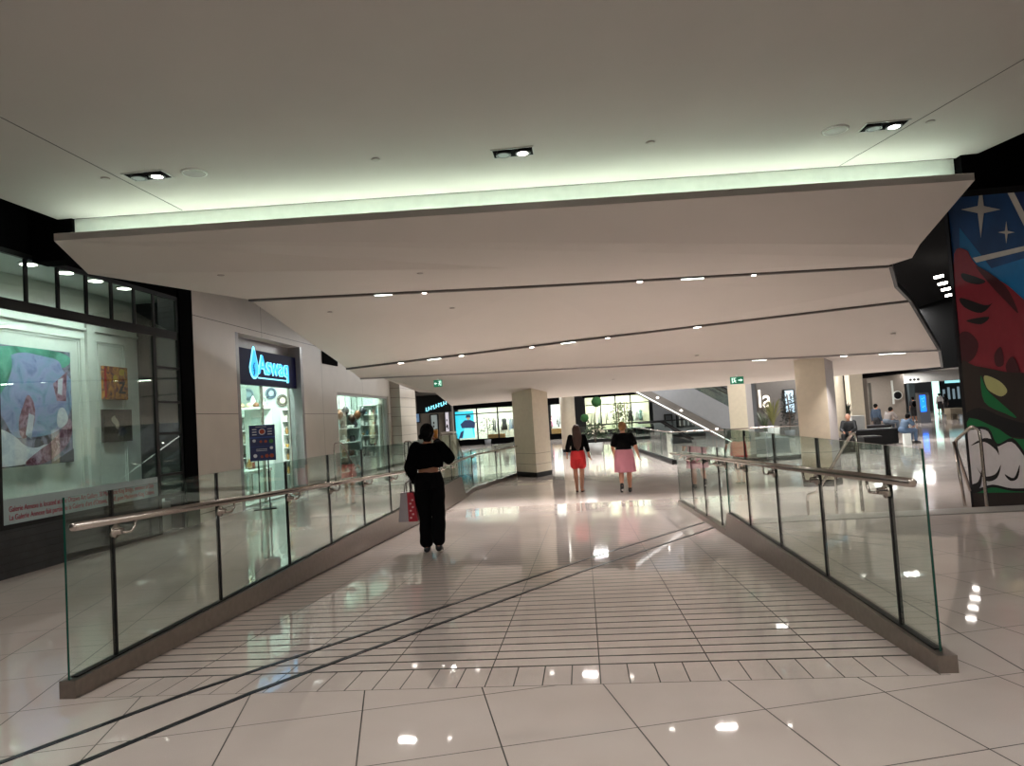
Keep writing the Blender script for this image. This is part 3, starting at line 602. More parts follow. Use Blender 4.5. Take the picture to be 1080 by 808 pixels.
# right
br = thing('glass_balustrade', 'glass balustrade with steel kerb and handrail along right of ramp', 'balustrade', (1.79, 3.85, 0))
b = MB(); x0, x1 = 1.74, 1.84
b.hull([(x0, 3.87, 0), (x1, 3.87, 0), (x1, 9.35, ramp_z(9.35) - .02), (x0, 9.35, ramp_z(9.35) - .02)], [(x0, 3.87, .09), (x1, 3.87, .09), (x1, 9.1, .09), (x0, 9.1, .09)]); b.build('steel_kerb', M['steel'], br)
b = MB(); b.hull([(x0, 9.3, ramp_z(9.3) - .02), (x1, 9.3, ramp_z(9.3) - .02), (x1, 13.9, LOW - .01), (x0, 13.9, LOW - .01)], [(x0, 9.3, ramp_z(9.3) + .075), (x1, 9.3, ramp_z(9.3) + .075), (x1, 13.85, ramp_z(13.9) + .08), (x0, 13.85, ramp_z(13.9) + .08)]); b.build('steel_kerb', M['steel'], br)
ys = [3.93, 4.38, 5.62, 6.85, 8.05, 9.12]
for ya, yb in zip(ys, ys[1:]): glasspanel((1.79, ya, 0), (1.79, yb, 0), .075, .075, 1.15, 1.15, br)
for y in ys[1:]:
    if y < 9: 
        b = MB(); b.box((1.778, y - .009, .08), (1.802, y + .009, 1.15)); b.build('glass_joint', M['frame'], br)
    bracket(br, 1.79, y, rail_z(y) - .08, 1.69, rail_z(y), -1)
b = MB(); b.box((1.77, 3.96, .09), (1.81, 9.1, .098)); b.build('gasket', M['frame'], br)
ys = [9.18, 9.7, 10.9, 12.1, 13.85]
for ya, yb in zip(ys, ys[1:]): glasspanel((1.79, ya, 0), (1.79, yb, 0), ramp_z(ya) + .06, ramp_z(yb) + .06, ramp_z(ya) + 1.12, ramp_z(yb) + 1.12, br)
for y in ys[1:-1]:
    b = MB(); b.box((1.778, y - .009, ramp_z(y) + .06), (1.802, y + .009, ramp_z(y) + 1.12)); b.build('glass_joint', M['frame'], br)
    bracket(br, 1.79, y, rail_z(y) - .08, 1.69, rail_z(y), -1)
b = MB(); b.tube([(1.69, 3.86, rail_z(3.86)), (1.69, 9, rail_z(9)), (1.69, 13.95, rail_z(13.95))], .025, 16); b.build('handrail', M['rail'], br)
b = MB(); b.ball((1.69, 3.86, rail_z(3.86)), (.025, .008, .025)); b.build('rail_end_cap', M['rail'], br)
b = MB(); b.ball((-2.93, 3.78, rail_z(3.78)), (.025, .008, .025)); b.build('rail_end_cap', M['rail'], bl)

# stair handrails
def smooth(pts, n=4):
    pts = [Vector(p) for p in pts]
    for _ in range(2):
        out = [pts[0]]
        for a, c in zip(pts, pts[1:]): out += [a.lerp(c, .12), a.lerp(c, .88)]
        out.append(pts[-1]); pts = out
    return pts
def hrail(lab, rails, posts, r=.02):
    t = thing('stair_handrail', lab, 'handrail', posts[0][0])
    for pts in rails: b = MB(); b.tube(smooth(pts), r, 12); b.build('rail', M['rail'], t)
    for p, q in posts: b = MB(); b.tube([p, q], r * .95, 12); b.build('post', M['rail'], t)
tp = onZ(910, 539.5, 0); top = Vector((tp.x, tp.y, 1.0))
q1 = onY(907, 457, tp.y); q1.x = tp.x - .06
q2 = onY(862, 519, 10.75)
pr_end = onY(851, 522, 10.95)
hrail('bent steel handrail of right stairs seen through the glass', [[tp, Vector((tp.x, tp.y, q1.z - .02)), Vector((tp.x - .02, tp.y + .1, q1.z)), q2, pr_end, Vector((pr_end.x, pr_end.y, LOW))]], [(Vector((q2.x + .06, 10.2, -.306)), Vector((q2.x + .09, 10.2, .38)))])
pa = onZ(1041, 534, 0); ta_ = onY(1047, 453, pa.y); tb2 = onY(1025, 449.5, pa.y + .1); tc = onY(1006, 466, pa.y + .35); td = onZ(1018, 534, 0); te = onY(1023, 517, 10.2)
hrail('bent steel handrail in front of the comic mural', [[pa, Vector((pa.x, pa.y, ta_.z)), tb2, tc, te]], [(td, tc)])
la = Vector((-6.25, 17.12, 0)); lt = onY(352, 468, 17.12)
hrail('steel handrail of the left stairs before the shop window', [[Vector((lt.x, 17.12, 0)), lt, lt + Vector((.12, .25, .01)), Vector((lt.x + .1, 18.1, .55))]], [(Vector((lt.x + .1, 18.1, LOW)), Vector((lt.x + .1, 18.1, .55)))])
l2 = onY(426, 466, 17.12)
hrail('steel handrail in the middle of the left stairs', [[Vector((l2.x, 17.12, 0)), l2, l2 + Vector((.1, .25, 0)), Vector((l2.x + .1, 18.1, .55))]], [(Vector((l2.x + .1, 18.1, LOW)), Vector((l2.x + .1, 18.1, .55)))])
l3 = onY(479, 459, 17.0)
hrail('steel handrail at the ramp side of the left stairs', [[Vector((-3.2, 17.1, 0)), Vector((-3.2, 17.1, .96)), Vector((-3.2, 17.3, .96)), Vector((-3.2, 18.2, .5)), Vector((-3.2, 18.5, .48))]], [(Vector((-3.2, 18.2, LOW)), Vector((-3.2, 18.2, .5)))])
# pale pier by the left stairs
pL, pR_ = onY(466, 456, 20.2), onY(478, 455, 20.2)
b = MB(); b.box((pL.x, 20.2, LOW), (pR_.x, 20.6, pL.z - .04)); b.box((pL.x - .02, 20.18, pL.z - .04), (pR_.x + .02, 20.62, pL.z)); tag(b.build('stone_pier', M['pierstone']), 'low pale stone pier beyond the woman in black', 'pier')

# ================================================================== PILLARS
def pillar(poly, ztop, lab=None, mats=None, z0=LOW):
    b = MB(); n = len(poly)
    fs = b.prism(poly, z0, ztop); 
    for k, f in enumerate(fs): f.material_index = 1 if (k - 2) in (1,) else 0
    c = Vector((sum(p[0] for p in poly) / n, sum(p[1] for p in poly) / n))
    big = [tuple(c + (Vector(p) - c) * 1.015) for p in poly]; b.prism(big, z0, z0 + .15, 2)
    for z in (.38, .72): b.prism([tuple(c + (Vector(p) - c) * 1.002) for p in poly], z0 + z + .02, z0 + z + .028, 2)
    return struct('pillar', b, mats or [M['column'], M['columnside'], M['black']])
pillar([(-2.23, 23.11), (-1.5, 22.1), (-1.05, 22.9), (-1.78, 23.9)], 2.9, mats=[M['column'], M['column'], M['black']])
A_, B_, C_ = onZ(848, 513.6, LOW), onZ(880.5, 513.2, LOW), onZ(889, 510.5, LOW)
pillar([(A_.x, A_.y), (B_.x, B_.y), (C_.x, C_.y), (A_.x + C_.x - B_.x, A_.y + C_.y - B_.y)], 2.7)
A_, B_, C_ = onY(773, 484, 24.5), onY(792, 484, 24.5), onY(799, 483, 25)
pillar([(A_.x, 24.5), (B_.x, 24.5), (C_.x, 25.1), (A_.x + .3, 25.1)], 3.2)
def rcol(x, Y, r, zt=3.4, name='column'):
    p = onY(x, 440, Y); b = MB(); b.lathe((p.x, Y, LOW), [(r, 0), (r, zt - LOW)], 28); b.lathe((p.x, Y, LOW), [(r * 1.02, 0), (r * 1.02, .15)], 28, 1); struct('pillar', b, [M['column'], M['black']])
rcol(599, 36, .38); rcol(886, 26, .2); 
for xa, xb, Y in ((899, 913, 30),):
    p, q = onY(xa, 440, Y), onY(xb, 440, Y); b = MB(); b.box((p.x, Y, LOW), (q.x, Y + .5, 3.3)); struct('pillar', b, M['column'])

# ================================================================== MURAL
XM = 6.1
mu = thing('mural_wall', 'tall comic style mural with red cape, stars and white clouds on blue', 'mural', (XM, 10, LOW))
b = MB(); b.box((XM, 9.16, LOW), (XM + .3, 11.86, 4.75)); b.build('mural_panel', NT_m := mat('mural blue', '#0f4478', .6, var=.35, scale=1.3, spec=.15), mu)
b = MB(); b.box((XM - .02, 11.8, LOW), (XM + .32, 11.9, 4.8)); b.build('edge_frame', mat('navy edge', '#05060f', .6, spec=.1), mu)
b = MB()
mm2 = ['#7d2430', '#3f141d', '#0b0c10', '#b9b7b1', '#0f6b3c', '#a8a873', '#2a2320', '#1468a0', '#0c2c5c', '#cfcdd2']
def mp(pix, mi, k): 
    pts = []
    for x, y in pix:
        p = onX(x, y, XM); p.x = XM - .003 - .0012 * k; p.y = max(9.17, min(11.8, p.y)); p.z = max(LOW + .01, min(4.74, p.z)); pts.append(p)
    b.face(pts, mi)
def soft(P_):
    n = len(P_); out = []
    for i in range(n):
        p0, p1, p2, p3 = [Vector(P_[(i + j - 1) % n]) for j in range(4)]
        for t in (0, .25, .5, .75): out.append(tuple(.5 * ((2 * p1) + (p2 - p0) * t + (2 * p0 - 5 * p1 + 4 * p2 - p3) * t * t + (3 * p1 - p0 - 3 * p2 + p3) * t ** 3)))
    return out
arts = [([(1012, 240), (1046, 283), (1095, 268), (1095, 340), (1012, 300)], 7),
        ([(1046, 170), (1052, 168), (1100, 262), (1100, 277)], 3), ([(1026, 272), (1100, 255), (1100, 260), (1030, 277)], 3),
        ([(1052, 168), (1100, 150), (1100, 240), (1085, 232)], 8)]
def star(cx, cy, rx, ry): return [(cx + (rx if k % 2 == 0 else rx * .22) * math.cos(k * PI / 4) * (1 if k % 4 != 2 else 1), cy + (ry if k % 2 == 0 else ry * .18) * math.sin(k * PI / 4)) for k in range(8)]
arts += [(star(1035, 221, 21, 30), 3), (star(1062, 245, 9, 12), 3)]
arts += [([(1007, 268), (1020, 264), (1027, 275), (1040, 288), (1062, 300), (1085, 320), (1098, 330), (1098, 402), (1070, 394), (1030, 388), (1014, 384), (1009, 330)], 0),
         ([(1030, 280), (1060, 300), (1075, 330), (1062, 318), (1045, 300)], 1), ([(1016, 288), (1040, 296), (1032, 300), (1018, 296)], 2), ([(1014, 314), (1040, 322), (1048, 319), (1036, 330), (1018, 324)], 2), ([(1020, 338), (1044, 334), (1036, 342)], 2),
         ([(1012, 355), (1022, 350), (1033, 362), (1028, 378), (1015, 382)], 1), ([(1050, 374), (1057, 366), (1060, 384), (1052, 386)], 1), ([(1062, 386), (1070, 376), (1078, 395), (1068, 398)], 1),
         ([(1014, 384), (1030, 386), (1060, 392), (1098, 402), (1098, 470), (1070, 468), (1040, 450), (1016, 446)], 6),
         ([(1018, 392), (1036, 394), (1036, 412), (1020, 418)], 6), ([(1040, 396), (1056, 402), (1064, 412), (1058, 418), (1048, 414), (1042, 408)], 5), ([(1036, 396), (1042, 410), (1052, 420), (1074, 440), (1062, 436), (1040, 424)], 4),
         ([(1016, 440), (1034, 430), (1060, 440), (1098, 452), (1098, 462), (1040, 458), (1018, 454)], 2),
         ([(1018, 446), (1050, 450), (1070, 462), (1098, 470), (1098, 530), (1022, 530)], 4),
         ([(1020, 456), (1030, 450), (1045, 452), (1054, 468), (1070, 462), (1085, 480), (1098, 500), (1098, 516), (1072, 518), (1048, 514), (1030, 520), (1021, 510)], 2),
         ([(1021, 460), (1031, 453), (1044, 455), (1052, 471), (1069, 466), (1083, 482), (1096, 502), (1092, 513), (1070, 515), (1049, 511), (1032, 515), (1023, 506)], 9),
         ([(1026, 470), (1040, 462), (1052, 466), (1056, 480), (1052, 474), (1040, 466)], 2), ([(1032, 492), (1040, 502), (1052, 500), (1058, 490), (1054, 504), (1042, 507)], 2), ([(1062, 500), (1072, 504), (1078, 490), (1076, 504), (1068, 507)], 2), ([(1024, 512), (1034, 508), (1038, 494), (1037, 512), (1030, 517)], 2),
         ([(1024, 519), (1098, 519), (1098, 545), (1024, 545)], 6)]
for k, (p_, mi) in enumerate(arts): mp(soft(p_) if 5 < k < len(arts) - 1 else p_, mi, k)
b.build('comic_artwork', [mat('mural paint ' + c.strip('#'), c, .6, spec=.12) for c in mm2], mu)
# black void above and beyond: high dark soffit, bulkheads
b = MB(); b.box((XM, 6, 4.75), (XM + .3, 12, 6)); b.box((XM, 5, 4.2), (XM + .3, 9.16, 6)); b.box((XM, 3, -.0), (XM + .3, 9.16, 4.2)); struct('wall_right', b, M['black'])
b = MB(); b.box((-7.2, 8.7, 4.9), (14, 36, 5.0)); b.box((-6.9, -9, 5.4), (XM + 1, 8.7, 5.5)); b.box((-40, 36, 4.9), (60, 100, 5.0)); struct('ceiling_upper', b, M['matblack'])
b = MB(); b.box((5.0, 33, 2.55), (14, 33.2, 5)); b.box((13.9, 12, 2.3), (14.1, 36, 5)); struct('beam', b, M['matblack'])
for i, (x, y) in enumerate(((991.5, 296), (995.5, 303), (999, 309), (1003, 315))):
    p = onY(x - 1, y, 19.5 + i * .6); d = Vector((.25, -.1, 0)); b = MB(); b.bar(p - Vector((.1, .0, -.09)), p + Vector((.1, 0, .09)) if False else p + Vector((.1, 0, .12)), .1, .06)
    tag(b.build('linear_lamp', M['lamp']), 'short bright tube lamp in the dark void, %s from the top' % ['first', 'second', 'third', 'fourth'][i], 'light', 'tube lamps beside the mural')

# ================================================================== CEILING FITTINGS
def twinlight(px, py, w, lab):
    p = onZ(px, py, 4.2); t = thing('twin_downlight', lab, 'ceiling light', (p.x, p.y, 4.2), 'square twin spotlights in the ceiling')
    x, y = p.x, p.y; b = MB(); hw, hd = .22, .12
    b.box((x - hw, y - hd, 4.192), (x - hw + .015, y + hd, 4.2)); b.box((x + hw - .015, y - hd, 4.192), (x + hw, y + hd, 4.2)); b.box((x - hw, y - hd, 4.192), (x + hw, y - hd + .015, 4.2)); b.box((x - hw, y + hd - .015, 4.192), (x + hw, y + hd, 4.2)); b.build('trim_ring', M['lgrey'], t)
    b = MB(); b.box((x - hw + .01, y - hd + .01, 4.194), (x + hw - .01, y + hd - .01, 4.199)); b.build('housing', M['matblack'], t)
    for s_, m_ in ((-1, M['grey']), (1, M['lamp'])):
        b = MB(); b.lathe((x + s_ * .1, y, 4.175), [(.075, .02), (.08, 0), (.07, 0)], 20, 1); b.lathe((x + s_ * .1, y, 4.174), [(.055, .01), (.055, 0)], 20, 0)
        b.build('lamp_head', [m_, M['frame']], t)
    return p
tl = [twinlight(156, 185, 0, 'black twin spotlight in the ceiling near the gallery, one lamp lit'), twinlight(541, 160.5, 0, 'black twin spotlight in the middle of the ceiling, one lamp lit'), twinlight(932, 132.5, 0, 'black twin spotlight in the ceiling near the mural, one lamp lit')]
for (x, y, lab) in ((205, 182, 'round flush ceiling speaker beside the left twin spotlight'), (881, 137, 'round flush ceiling speaker beside the right twin spotlight')):
    p = onZ(x, y, 4.2); t = thing('ceiling_speaker', lab, 'speaker', (p.x, p.y, 4.2)); b = MB(); b.lathe((p.x, p.y, 4.188), [(.12, 0), (.13, .006), (.13, .012)], 28); b.build('ring', M['white'], t); b = MB(); b.lathe((p.x, p.y, 4.186), [(.11, 0), (.11, .004)], 28); b.build('grille', cm('#8d8882'), t)
def inpoly_z(poly, x, y):
    a, b_, c = poly; n = (b_ - a).cross(c - a); r = ray(x, y); return CAM + r * ((a - CAM).dot(n) / r.dot(n)), n.normalized()
spr = [(396, 168, None, 'near ceiling, left of the middle twin spotlight'), (686, 150, None, 'near ceiling, right of the middle twin spotlight'), (111, 188, None, 'near ceiling, left of the left twin spotlight'), (981, 128, None, 'near ceiling, beside the right twin spotlight'),
       (233, 290, (f1L, f1M, s1L), 'narrow fold left of centre'), (443, 288, (f1L, f1M, s1L), 'narrow fold near the slot spotlight'), (638, 284, (f1M, f1R, s1R), 'narrow fold right of centre'), (838, 278, (f1M, f1R, s1R), 'narrow fold at its right end'),
       (348, 329, (s1L, s1M, s2L), 'second panel at its left'), (477, 325, (s1L, s1M, s2L), 'second panel left of centre'), (611, 318, (s1M, p3R, s2R), 'second panel at centre'), (908, 313, (s1M, p3R, s2R), 'second panel at its right end'),
       (692, 344, (s1M, s2R, s2M), 'second panel just above the middle slot'), (735, 375, (s2M, s3R, s3M), 'third panel below the slot lamp'), (942, 352, (s2M, s2R, s3R), 'third panel at its right end'), (647, 400, (s3M, fP1, fP2), 'farthest pale panel at centre')]
for x, y, pl, lab in spr:
    if pl is None: p = onZ(x, y, 4.2)
    else: p, _ = inpoly_z(pl, x, y)
    b = MB(); b.lathe((p.x, p.y, p.z - .012), [(.035, .0), (.045, .006), (.045, .014)], 14)
    tag(b.build('sprinkler_cap', cm('#a49d96')), 'small round sprinkler cap on the ' + lab, 'sprinkler', 'sprinkler caps on the ceiling')
# exit signs
def exit_sign(px, ptop, pl, hpx, asp, lab, arrow):
    p0, _ = inpoly_z(pl, px, ptop); Y = p0.y; h = hpx * Y / F_PX; w = h * asp; p = Vector((p0.x, Y, p0.z - .02 - h / 2)); t = thing('exit_sign', lab, 'sign', (p.x, Y, p.z)); g_ = emit('exit green', '#0a6b4f', .45); wt = emit('exit white', '#d9fff0', 1.0)
    b = MB(); b.box((p.x - w / 2, Y, p.z - h / 2), (p.x + w / 2, Y + .05, p.z + h / 2)); b.build('sign_face', g_, t)
    b = MB(); b.box((p.x - .02, Y + .015, p.z + h / 2), (p.x + .02, Y + .035, p.z + h / 2 + .04)); b.build('hanger', M['white'], t)
    b = MB(); yy = Y - .004
    def q(pts): b.face([(p.x + u * w, yy, p.z + v * h) for u, v in pts])
    s_ = 1 if arrow == 'right' else -1
    def m_(pts): q([(s_ * u, v) for u, v in pts])
    m_([(.08, -.06), (.26, -.06), (.26, -.2), (.44, 0), (.26, .2), (.26, .06), (.08, .06)])
    m_([(-.4, -.34), (-.34, -.34), (-.34, .34), (-.4, .34)]); m_([(-.4, .34), (-.06, .34), (-.06, .28), (-.4, .28)])
    m_([(-.28, .18), (-.2, .18), (-.12, .0), (-.04, .02), (-.04, -.02), (-.14, -.06), (-.18, .02), (-.14, -.12), (-.06, -.3), (-.12, -.3), (-.2, -.14), (-.3, -.3), (-.34, -.26), (-.24, -.06)])
    q([(s_ * (-.19) + .045 * math.cos(k * PI / 4) * .8, .24 + .06 * math.sin(k * PI / 4)) for k in range(8)])
    b.build('running_figure_and_arrow', wt, t)
exit_sign(461.5, 400, (s3L, s3M, fP0), 7.5, 1.2, 'small green exit sign hanging left of the pillars', 'left'); exit_sign(777, 396.5, (s3M, s3R, fP2), 7.5, 1.75, 'green running man exit sign hanging right of the escalator', 'right')

# ================================================================== FAR SIDE
def bx_px(name, x0, y0, x1, y1, Y, th, m_, lab=None, kind=None, cat=None):
    a, c = onY(x0, y0, Y), onY(x1, y1, Y); b = MB(); b.box((a.x, Y, a.z), (c.x, Y + th, c.z)); o = b.build(name, m_)
    if kind: o['kind'] = kind
    if lab: o['label'] = lab
    if cat: o['category'] = cat
    return o
b = MB(); b.box((-40, 68, LOW), (16, 68.3, 6)); b.box((16, 105, LOW), (60, 105.3, 6)); b.box((-14, 30, LOW), (-13.8, 68, 6)); struct('wall_far', b, M['darkgrey'])
# far left shop (clothing) facade: dark fascia, panes, lit interior
def store(name, lab, x0, x1, ytop0, ytop1, Y, mull, backc, power, depth=3, tz=None, mids=()):
    a, c = onY(x0, ytop0, Y), onY(x1, ytop1, Y); zt = (a.z + c.z) / 2 if tz is None else tz
    t = thing(name, lab, 'shop front', ((a.x + c.x) / 2, Y, LOW)); t['kind'] = 'thing'
    b = MB(); b.box((a.x - .2, Y - .1, zt), (c.x + .2, Y + .3, zt + .55)); b.build('fascia', M['matblack'], t)
    b = MB(); b.box((a.x - .2, Y - .15, LOW), (c.x + .2, Y + .1, LOW + .45)); b.build('base_band', M['matblack'], t)
    b = MB()
    for x in mull: p = onY(x, 440, Y); b.box((p.x - .05, Y - .05, LOW + .4), (p.x + .05, Y + .05, zt))
    for z in mids: b.box((a.x, Y - .04, z - .04), (c.x, Y + .04, z + .04))
    b.build('window_frame', M['frame'], t)
    b = MB(); b.box((a.x, Y + .06, LOW + .45), (c.x, Y + .07, zt)); b.build('glass_pane', M['shopglass'], t)
    b = MB(); b.box((a.x, Y + depth, LOW), (c.x, Y + depth + .1, zt + .4)); b.box((a.x, Y + .3, zt + .1), (c.x, Y + depth, zt + .2)); b.build('interior_wall', cm(backc), t)
    area('store light', ((a.x + c.x) / 2, Y + depth * .45, zt), ((a.x + c.x) / 2, Y + depth * .8, 0), abs(c.x - a.x) * .9, depth * .5, power, (1, .98, .92))
    return t, a, c, zt
YS = 54
t1, a, c, zt = store('clothing_store', 'far lit clothing shop window with cyan fashion poster left of pillar', 476, 546, 431, 426, YS, (477, 503, 525, 545), '#cfcabc', 420, mids=(1.95,), tz=2.35)
# poster screen
pa_, pb_ = onY(480, 437, YS + .4), onY(501, 465, YS + .4); zb2 = pb_.z
sc_ = thing('advertising_screen', 'cyan advertising screen with a person in a dark top in far shop window', 'screen', (pa_.x, YS + .4, zb2))
b = MB(); b.box((pa_.x, YS + .4, .1), (pb_.x, YS + .5, 2.2)); b.build('screen_panel', emit('cyan screen', '#37c6e8', 1.3), sc_)
b = MB(); cx_ = (pa_.x + pb_.x) / 2 + .25; yy = YS + .39
def P2(pts, mi): b.face([(cx_ + u, yy, v) for u, v in pts], mi)
P2([(-.42, .12), (.42, .12), (.3, .9), (-.3, .9)], 1); P2([(-.5, .9), (.5, .85), (.6, 1.3), (.2, 1.5), (-.25, 1.5), (-.6, 1.2)], 0); yy -= .01
P2([(cx + .05, 1.68 + cy_) for cx, cy_ in [(.15 * math.cos(k * PI / 6), .18 * math.sin(k * PI / 6)) for k in range(12)]], 2); yy -= .01; P2([(-.15, 1.7), (.25, 1.7), (.2, 1.9), (-.1, 1.9)], 0)
P2([(-.78, .12), (-.5, .12), (-.35, .7), (-.6, .6)], 0)
b.build('poster_figure', [emit('poster navy', '#1a2e66', .6), emit('poster aqua', '#7fe4ef', 1.2), emit('poster skin', '#c9a58a', .8)], sc_)
t2, a, c, zt = store('clothing_store', 'far shop window with pale yellow interior and mannequins below the escalator', 617, 687, 421, 416, 60, (617, 634, 650, 666, 686), '#dedabf', 620, mids=(2.1,), tz=2.75)
t3, a, c, zt = store('clothing_store', 'narrow bright strip of shop between the two left pillars', 579, 596, 425, 424, 56, (580, 595), '#e8e8ea', 260, tz=2.3)
# mannequins
def mannequin(px, Y, c, lab, h=1.75):
    p = onY(px, 440, Y); t = thing('mannequin', lab, 'mannequin', (p.x, Y, .0)); s_ = h / 1.75; z0 = -.01
    b = MB(); b.ball((p.x, Y, z0 + 1.64 * s_), (.09, .1, .12)); b.tube([(p.x, Y, z0 + 1.3), (p.x, Y, z0 + 1.58)], .05, 10)
    for s in (-1, 1): b.tube([(p.x + s * .09, Y, z0 + .9), (p.x + s * .11, Y, z0 + .48), (p.x + s * .1, Y, z0 + .02)], [.09, .06, .04], 10)
    for s in (-1, 1): b.tube([(p.x + s * .2, Y, z0 + 1.4), (p.x + s * .27, Y - .03, z0 + 1.1), (p.x + s * .26, Y - .1, z0 + .85)], [.05, .04, .03], 8)
    b.build('body', M['white'], t)
    b = MB(); b.lathe((p.x, Y, z0), [(.26, .55), (.2, .95), (.15, 1.1), (.22, 1.38), (.1, 1.47), (.05, 1.48)], 16); b.build('clothing', cm(c), t)
    b = MB(); b.box((p.x - .35, Y - .35, LOW), (p.x + .35, Y + .35, z0)); b.build('plinth', M['white'], t)
mannequin(531.5, 55.5, '#0c0c0f', 'mannequin in black in the far left shop window'); mannequin(671, 61.3, '#dcdcd8', 'mannequin in white in the far yellow shop window'); mannequin(675, 62.6, '#5d7a72', 'mannequin in grey green dress in the far yellow shop window')
mannequin(665, 60.55, '#17171b', 'dark dressed mannequin beside the white one in the yellow window')
def garment_rack(px0, px1, Y, lab, cols, z0=LOW):
    p, q = onY(px0, 440, Y), onY(px1, 440, Y); t = thing('garment_rack', lab, 'clothes rack', ((p.x + q.x) / 2, Y, z0)); b = MB()
    b.tube([(p.x, Y, 1.4), (q.x, Y, 1.4)], .02, 6); b.build('rail', M['rail'], t)
    for x in (p.x, q.x): b = MB(); b.tube([(x, Y, z0), (x, Y, 1.4)], .02, 6); b.build('post', M['rail'], t)
    n = int((q.x - p.x) / .13); r_ = random.Random(int(px0))
    for k in range(n):
        x = p.x + .08 + k * .13; b = MB(); l_ = r_.uniform(.55, .95); b.hull([(x - .04, Y - .22, 1.36 - l_), (x + .04, Y - .22, 1.36 - l_), (x + .04, Y + .22, 1.36 - l_), (x - .04, Y + .22, 1.36 - l_)], [(x - .02, Y - .16, 1.36), (x + .02, Y - .16, 1.36), (x + .02, Y + .16, 1.36), (x - .02, Y + .16, 1.36)]); b.build('garment', cm(r_.choice(cols)), t)
garment_rack(519, 528, 56.3, 'rack of grey and dark clothes in the far left shop window', ['#1b1c22', '#7b8088', '#d0d0cc'])
garment_rack(536, 545, 55.9, 'rack of blue clothes beside the pillar in the far left window', ['#6f8fb0', '#33405c', '#a0b4c8'])
garment_rack(619, 648, 61.2, 'long rack of dark clothes in the far yellow shop', ['#15161a', '#23252b', '#6f7d90', '#c8c8c4'])
garment_rack(581, 595, 58, 'rack of mixed clothes in the bright strip between pillars', ['#15161a', '#c05a8a', '#2b2d33', '#e6e6e6'])
def shelf_box(px, Y, c, lab, w=.6, h=.5):
    p = onY(px, 440, Y); b = MB(); b.box((p.x - w / 2, Y, LOW), (p.x + w / 2, Y + .5, LOW + h), 0); b.box((p.x - w / 2 - .02, Y - .02, LOW + h), (p.x + w / 2 + .02, Y + .52, LOW + h + .04), 0); tag(b.build('display_plinth', cm(c)), lab, 'display')
shelf_box(522.5, 54.3, '#b07c4a', 'wooden plinth in the far left shop window', 1.3, .7); shelf_box(588, 56.4, '#c08a55', 'wooden plinth in the bright strip between pillars', 1.2, .8)

# leafy plants
def leafy(mb, c, rad, n, seed, leaf=(.16, .05), mi=0, up=.3):
    r_ = random.Random(seed)
    for _ in range(n):
        a = r_.uniform(0, 2 * PI); e = r_.uniform(-.3, 1.2); d = Vector((math.cos(a) * math.cos(e), math.sin(a) * math.cos(e), math.sin(e))); o = Vector(c) + Vector((d.x * rad[0], d.y * rad[1], d.z * rad[2])) * r_.uniform(.2, 1)
        l, w_ = leaf[0] * r_.uniform(.6, 1.2), leaf[1]; s = d.orthogonal().normalized() * w_; t_ = d * l + Vector((0, 0, -l * .2)); mid = o + t_ * .5 + Vector((0, 0, l * .1))
        mb.face([o, mid + s, o + t_], mi); mb.face([o, o + t_, mid - s], mi)
def frond_plant(name, px, Y, zbase, hgt, spread, n, c, lab, pot=None, fw=.035):
    p = onY(px, 440, Y); t = thing(name, lab, 'plant', (p.x, Y, LOW)); r_ = random.Random(int(px)); b = MB()
    for k in range(n):
        a = r_.uniform(0, 2 * PI); s = r_.uniform(.3, 1) * spread; h = hgt * r_.uniform(.55, 1); pts = [Vector((p.x + math.cos(a) * s * u, Y + math.sin(a) * s * u, zbase + h * (1.6 * u - .75 * u * u))) for u in (0, .25, .5, .75, 1)]
        sd = Vector((-math.sin(a), math.cos(a), 0))
        for i in range(4):
            w0, w1 = fw * (1 - abs(i / 4 - .4) * 1.3), fw * (1 - abs((i + 1) / 4 - .4) * 1.3) if i < 3 else .004
            b.face([pts[i] - sd * w0, pts[i] + sd * w0, pts[i + 1] + sd * w1, pts[i + 1] - sd * w1])
    b.build('leaves', cm(c), t)
    b = MB(); b.lathe((p.x, Y, LOW), pot or [(.22, 0), (.28, zbase - LOW)], 20); b.build('pot', M['lgrey'], t)
    return t
def topiary():
    Y = 33; p = onY(628.5, 470, Y); zp = onY(628.5, 467, Y).z; t = thing('potted_topiary', 'round grey planter with topiary balls and leaves beyond the woman in red shorts', 'plant', (p.x, Y, LOW))
    b = MB(); b.lathe((p.x, Y, LOW), [(.26, 0), (.34, zp - LOW), (.3, zp - LOW - .03)], 26); b.build('planter', M['lgrey'], t)
    q1_, q2_ = onY(629, 424, Y), onY(616.5, 441, Y)
    for q in (q1_, q2_):
        b = MB(); b.ball(q, .19 if q is q2_ else .24, sub=3)
        for v in b.bm.verts: v.co += (v.co - q).normalized() * .03 * noise.noise(v.co * 14)
        b.build('topiary_ball', cm('#1d4a1f', .9), t)
    b = MB(); b.tube([(p.x, Y, zp - .05), (p.x + .05, Y, 1.3), q1_], .02, 6); b.tube([(p.x, Y, zp), (p.x - .2, Y, 1.0), q2_], .015, 6); b.build('stem', cm('#4a3a26'), t)
    b = MB(); leafy(b, (p.x, Y, zp + .35), (.55, .4, .55), 260, 4, (.18, .05)); b.build('leaves', cm('#32432b'), t)
    b = MB(); leafy(b, (p.x + .1, Y - .1, zp + .5), (.5, .3, .3), 60, 8, (.1, .06)); b.build('flowers', cm('#cfc7b2'), t)
topiary()
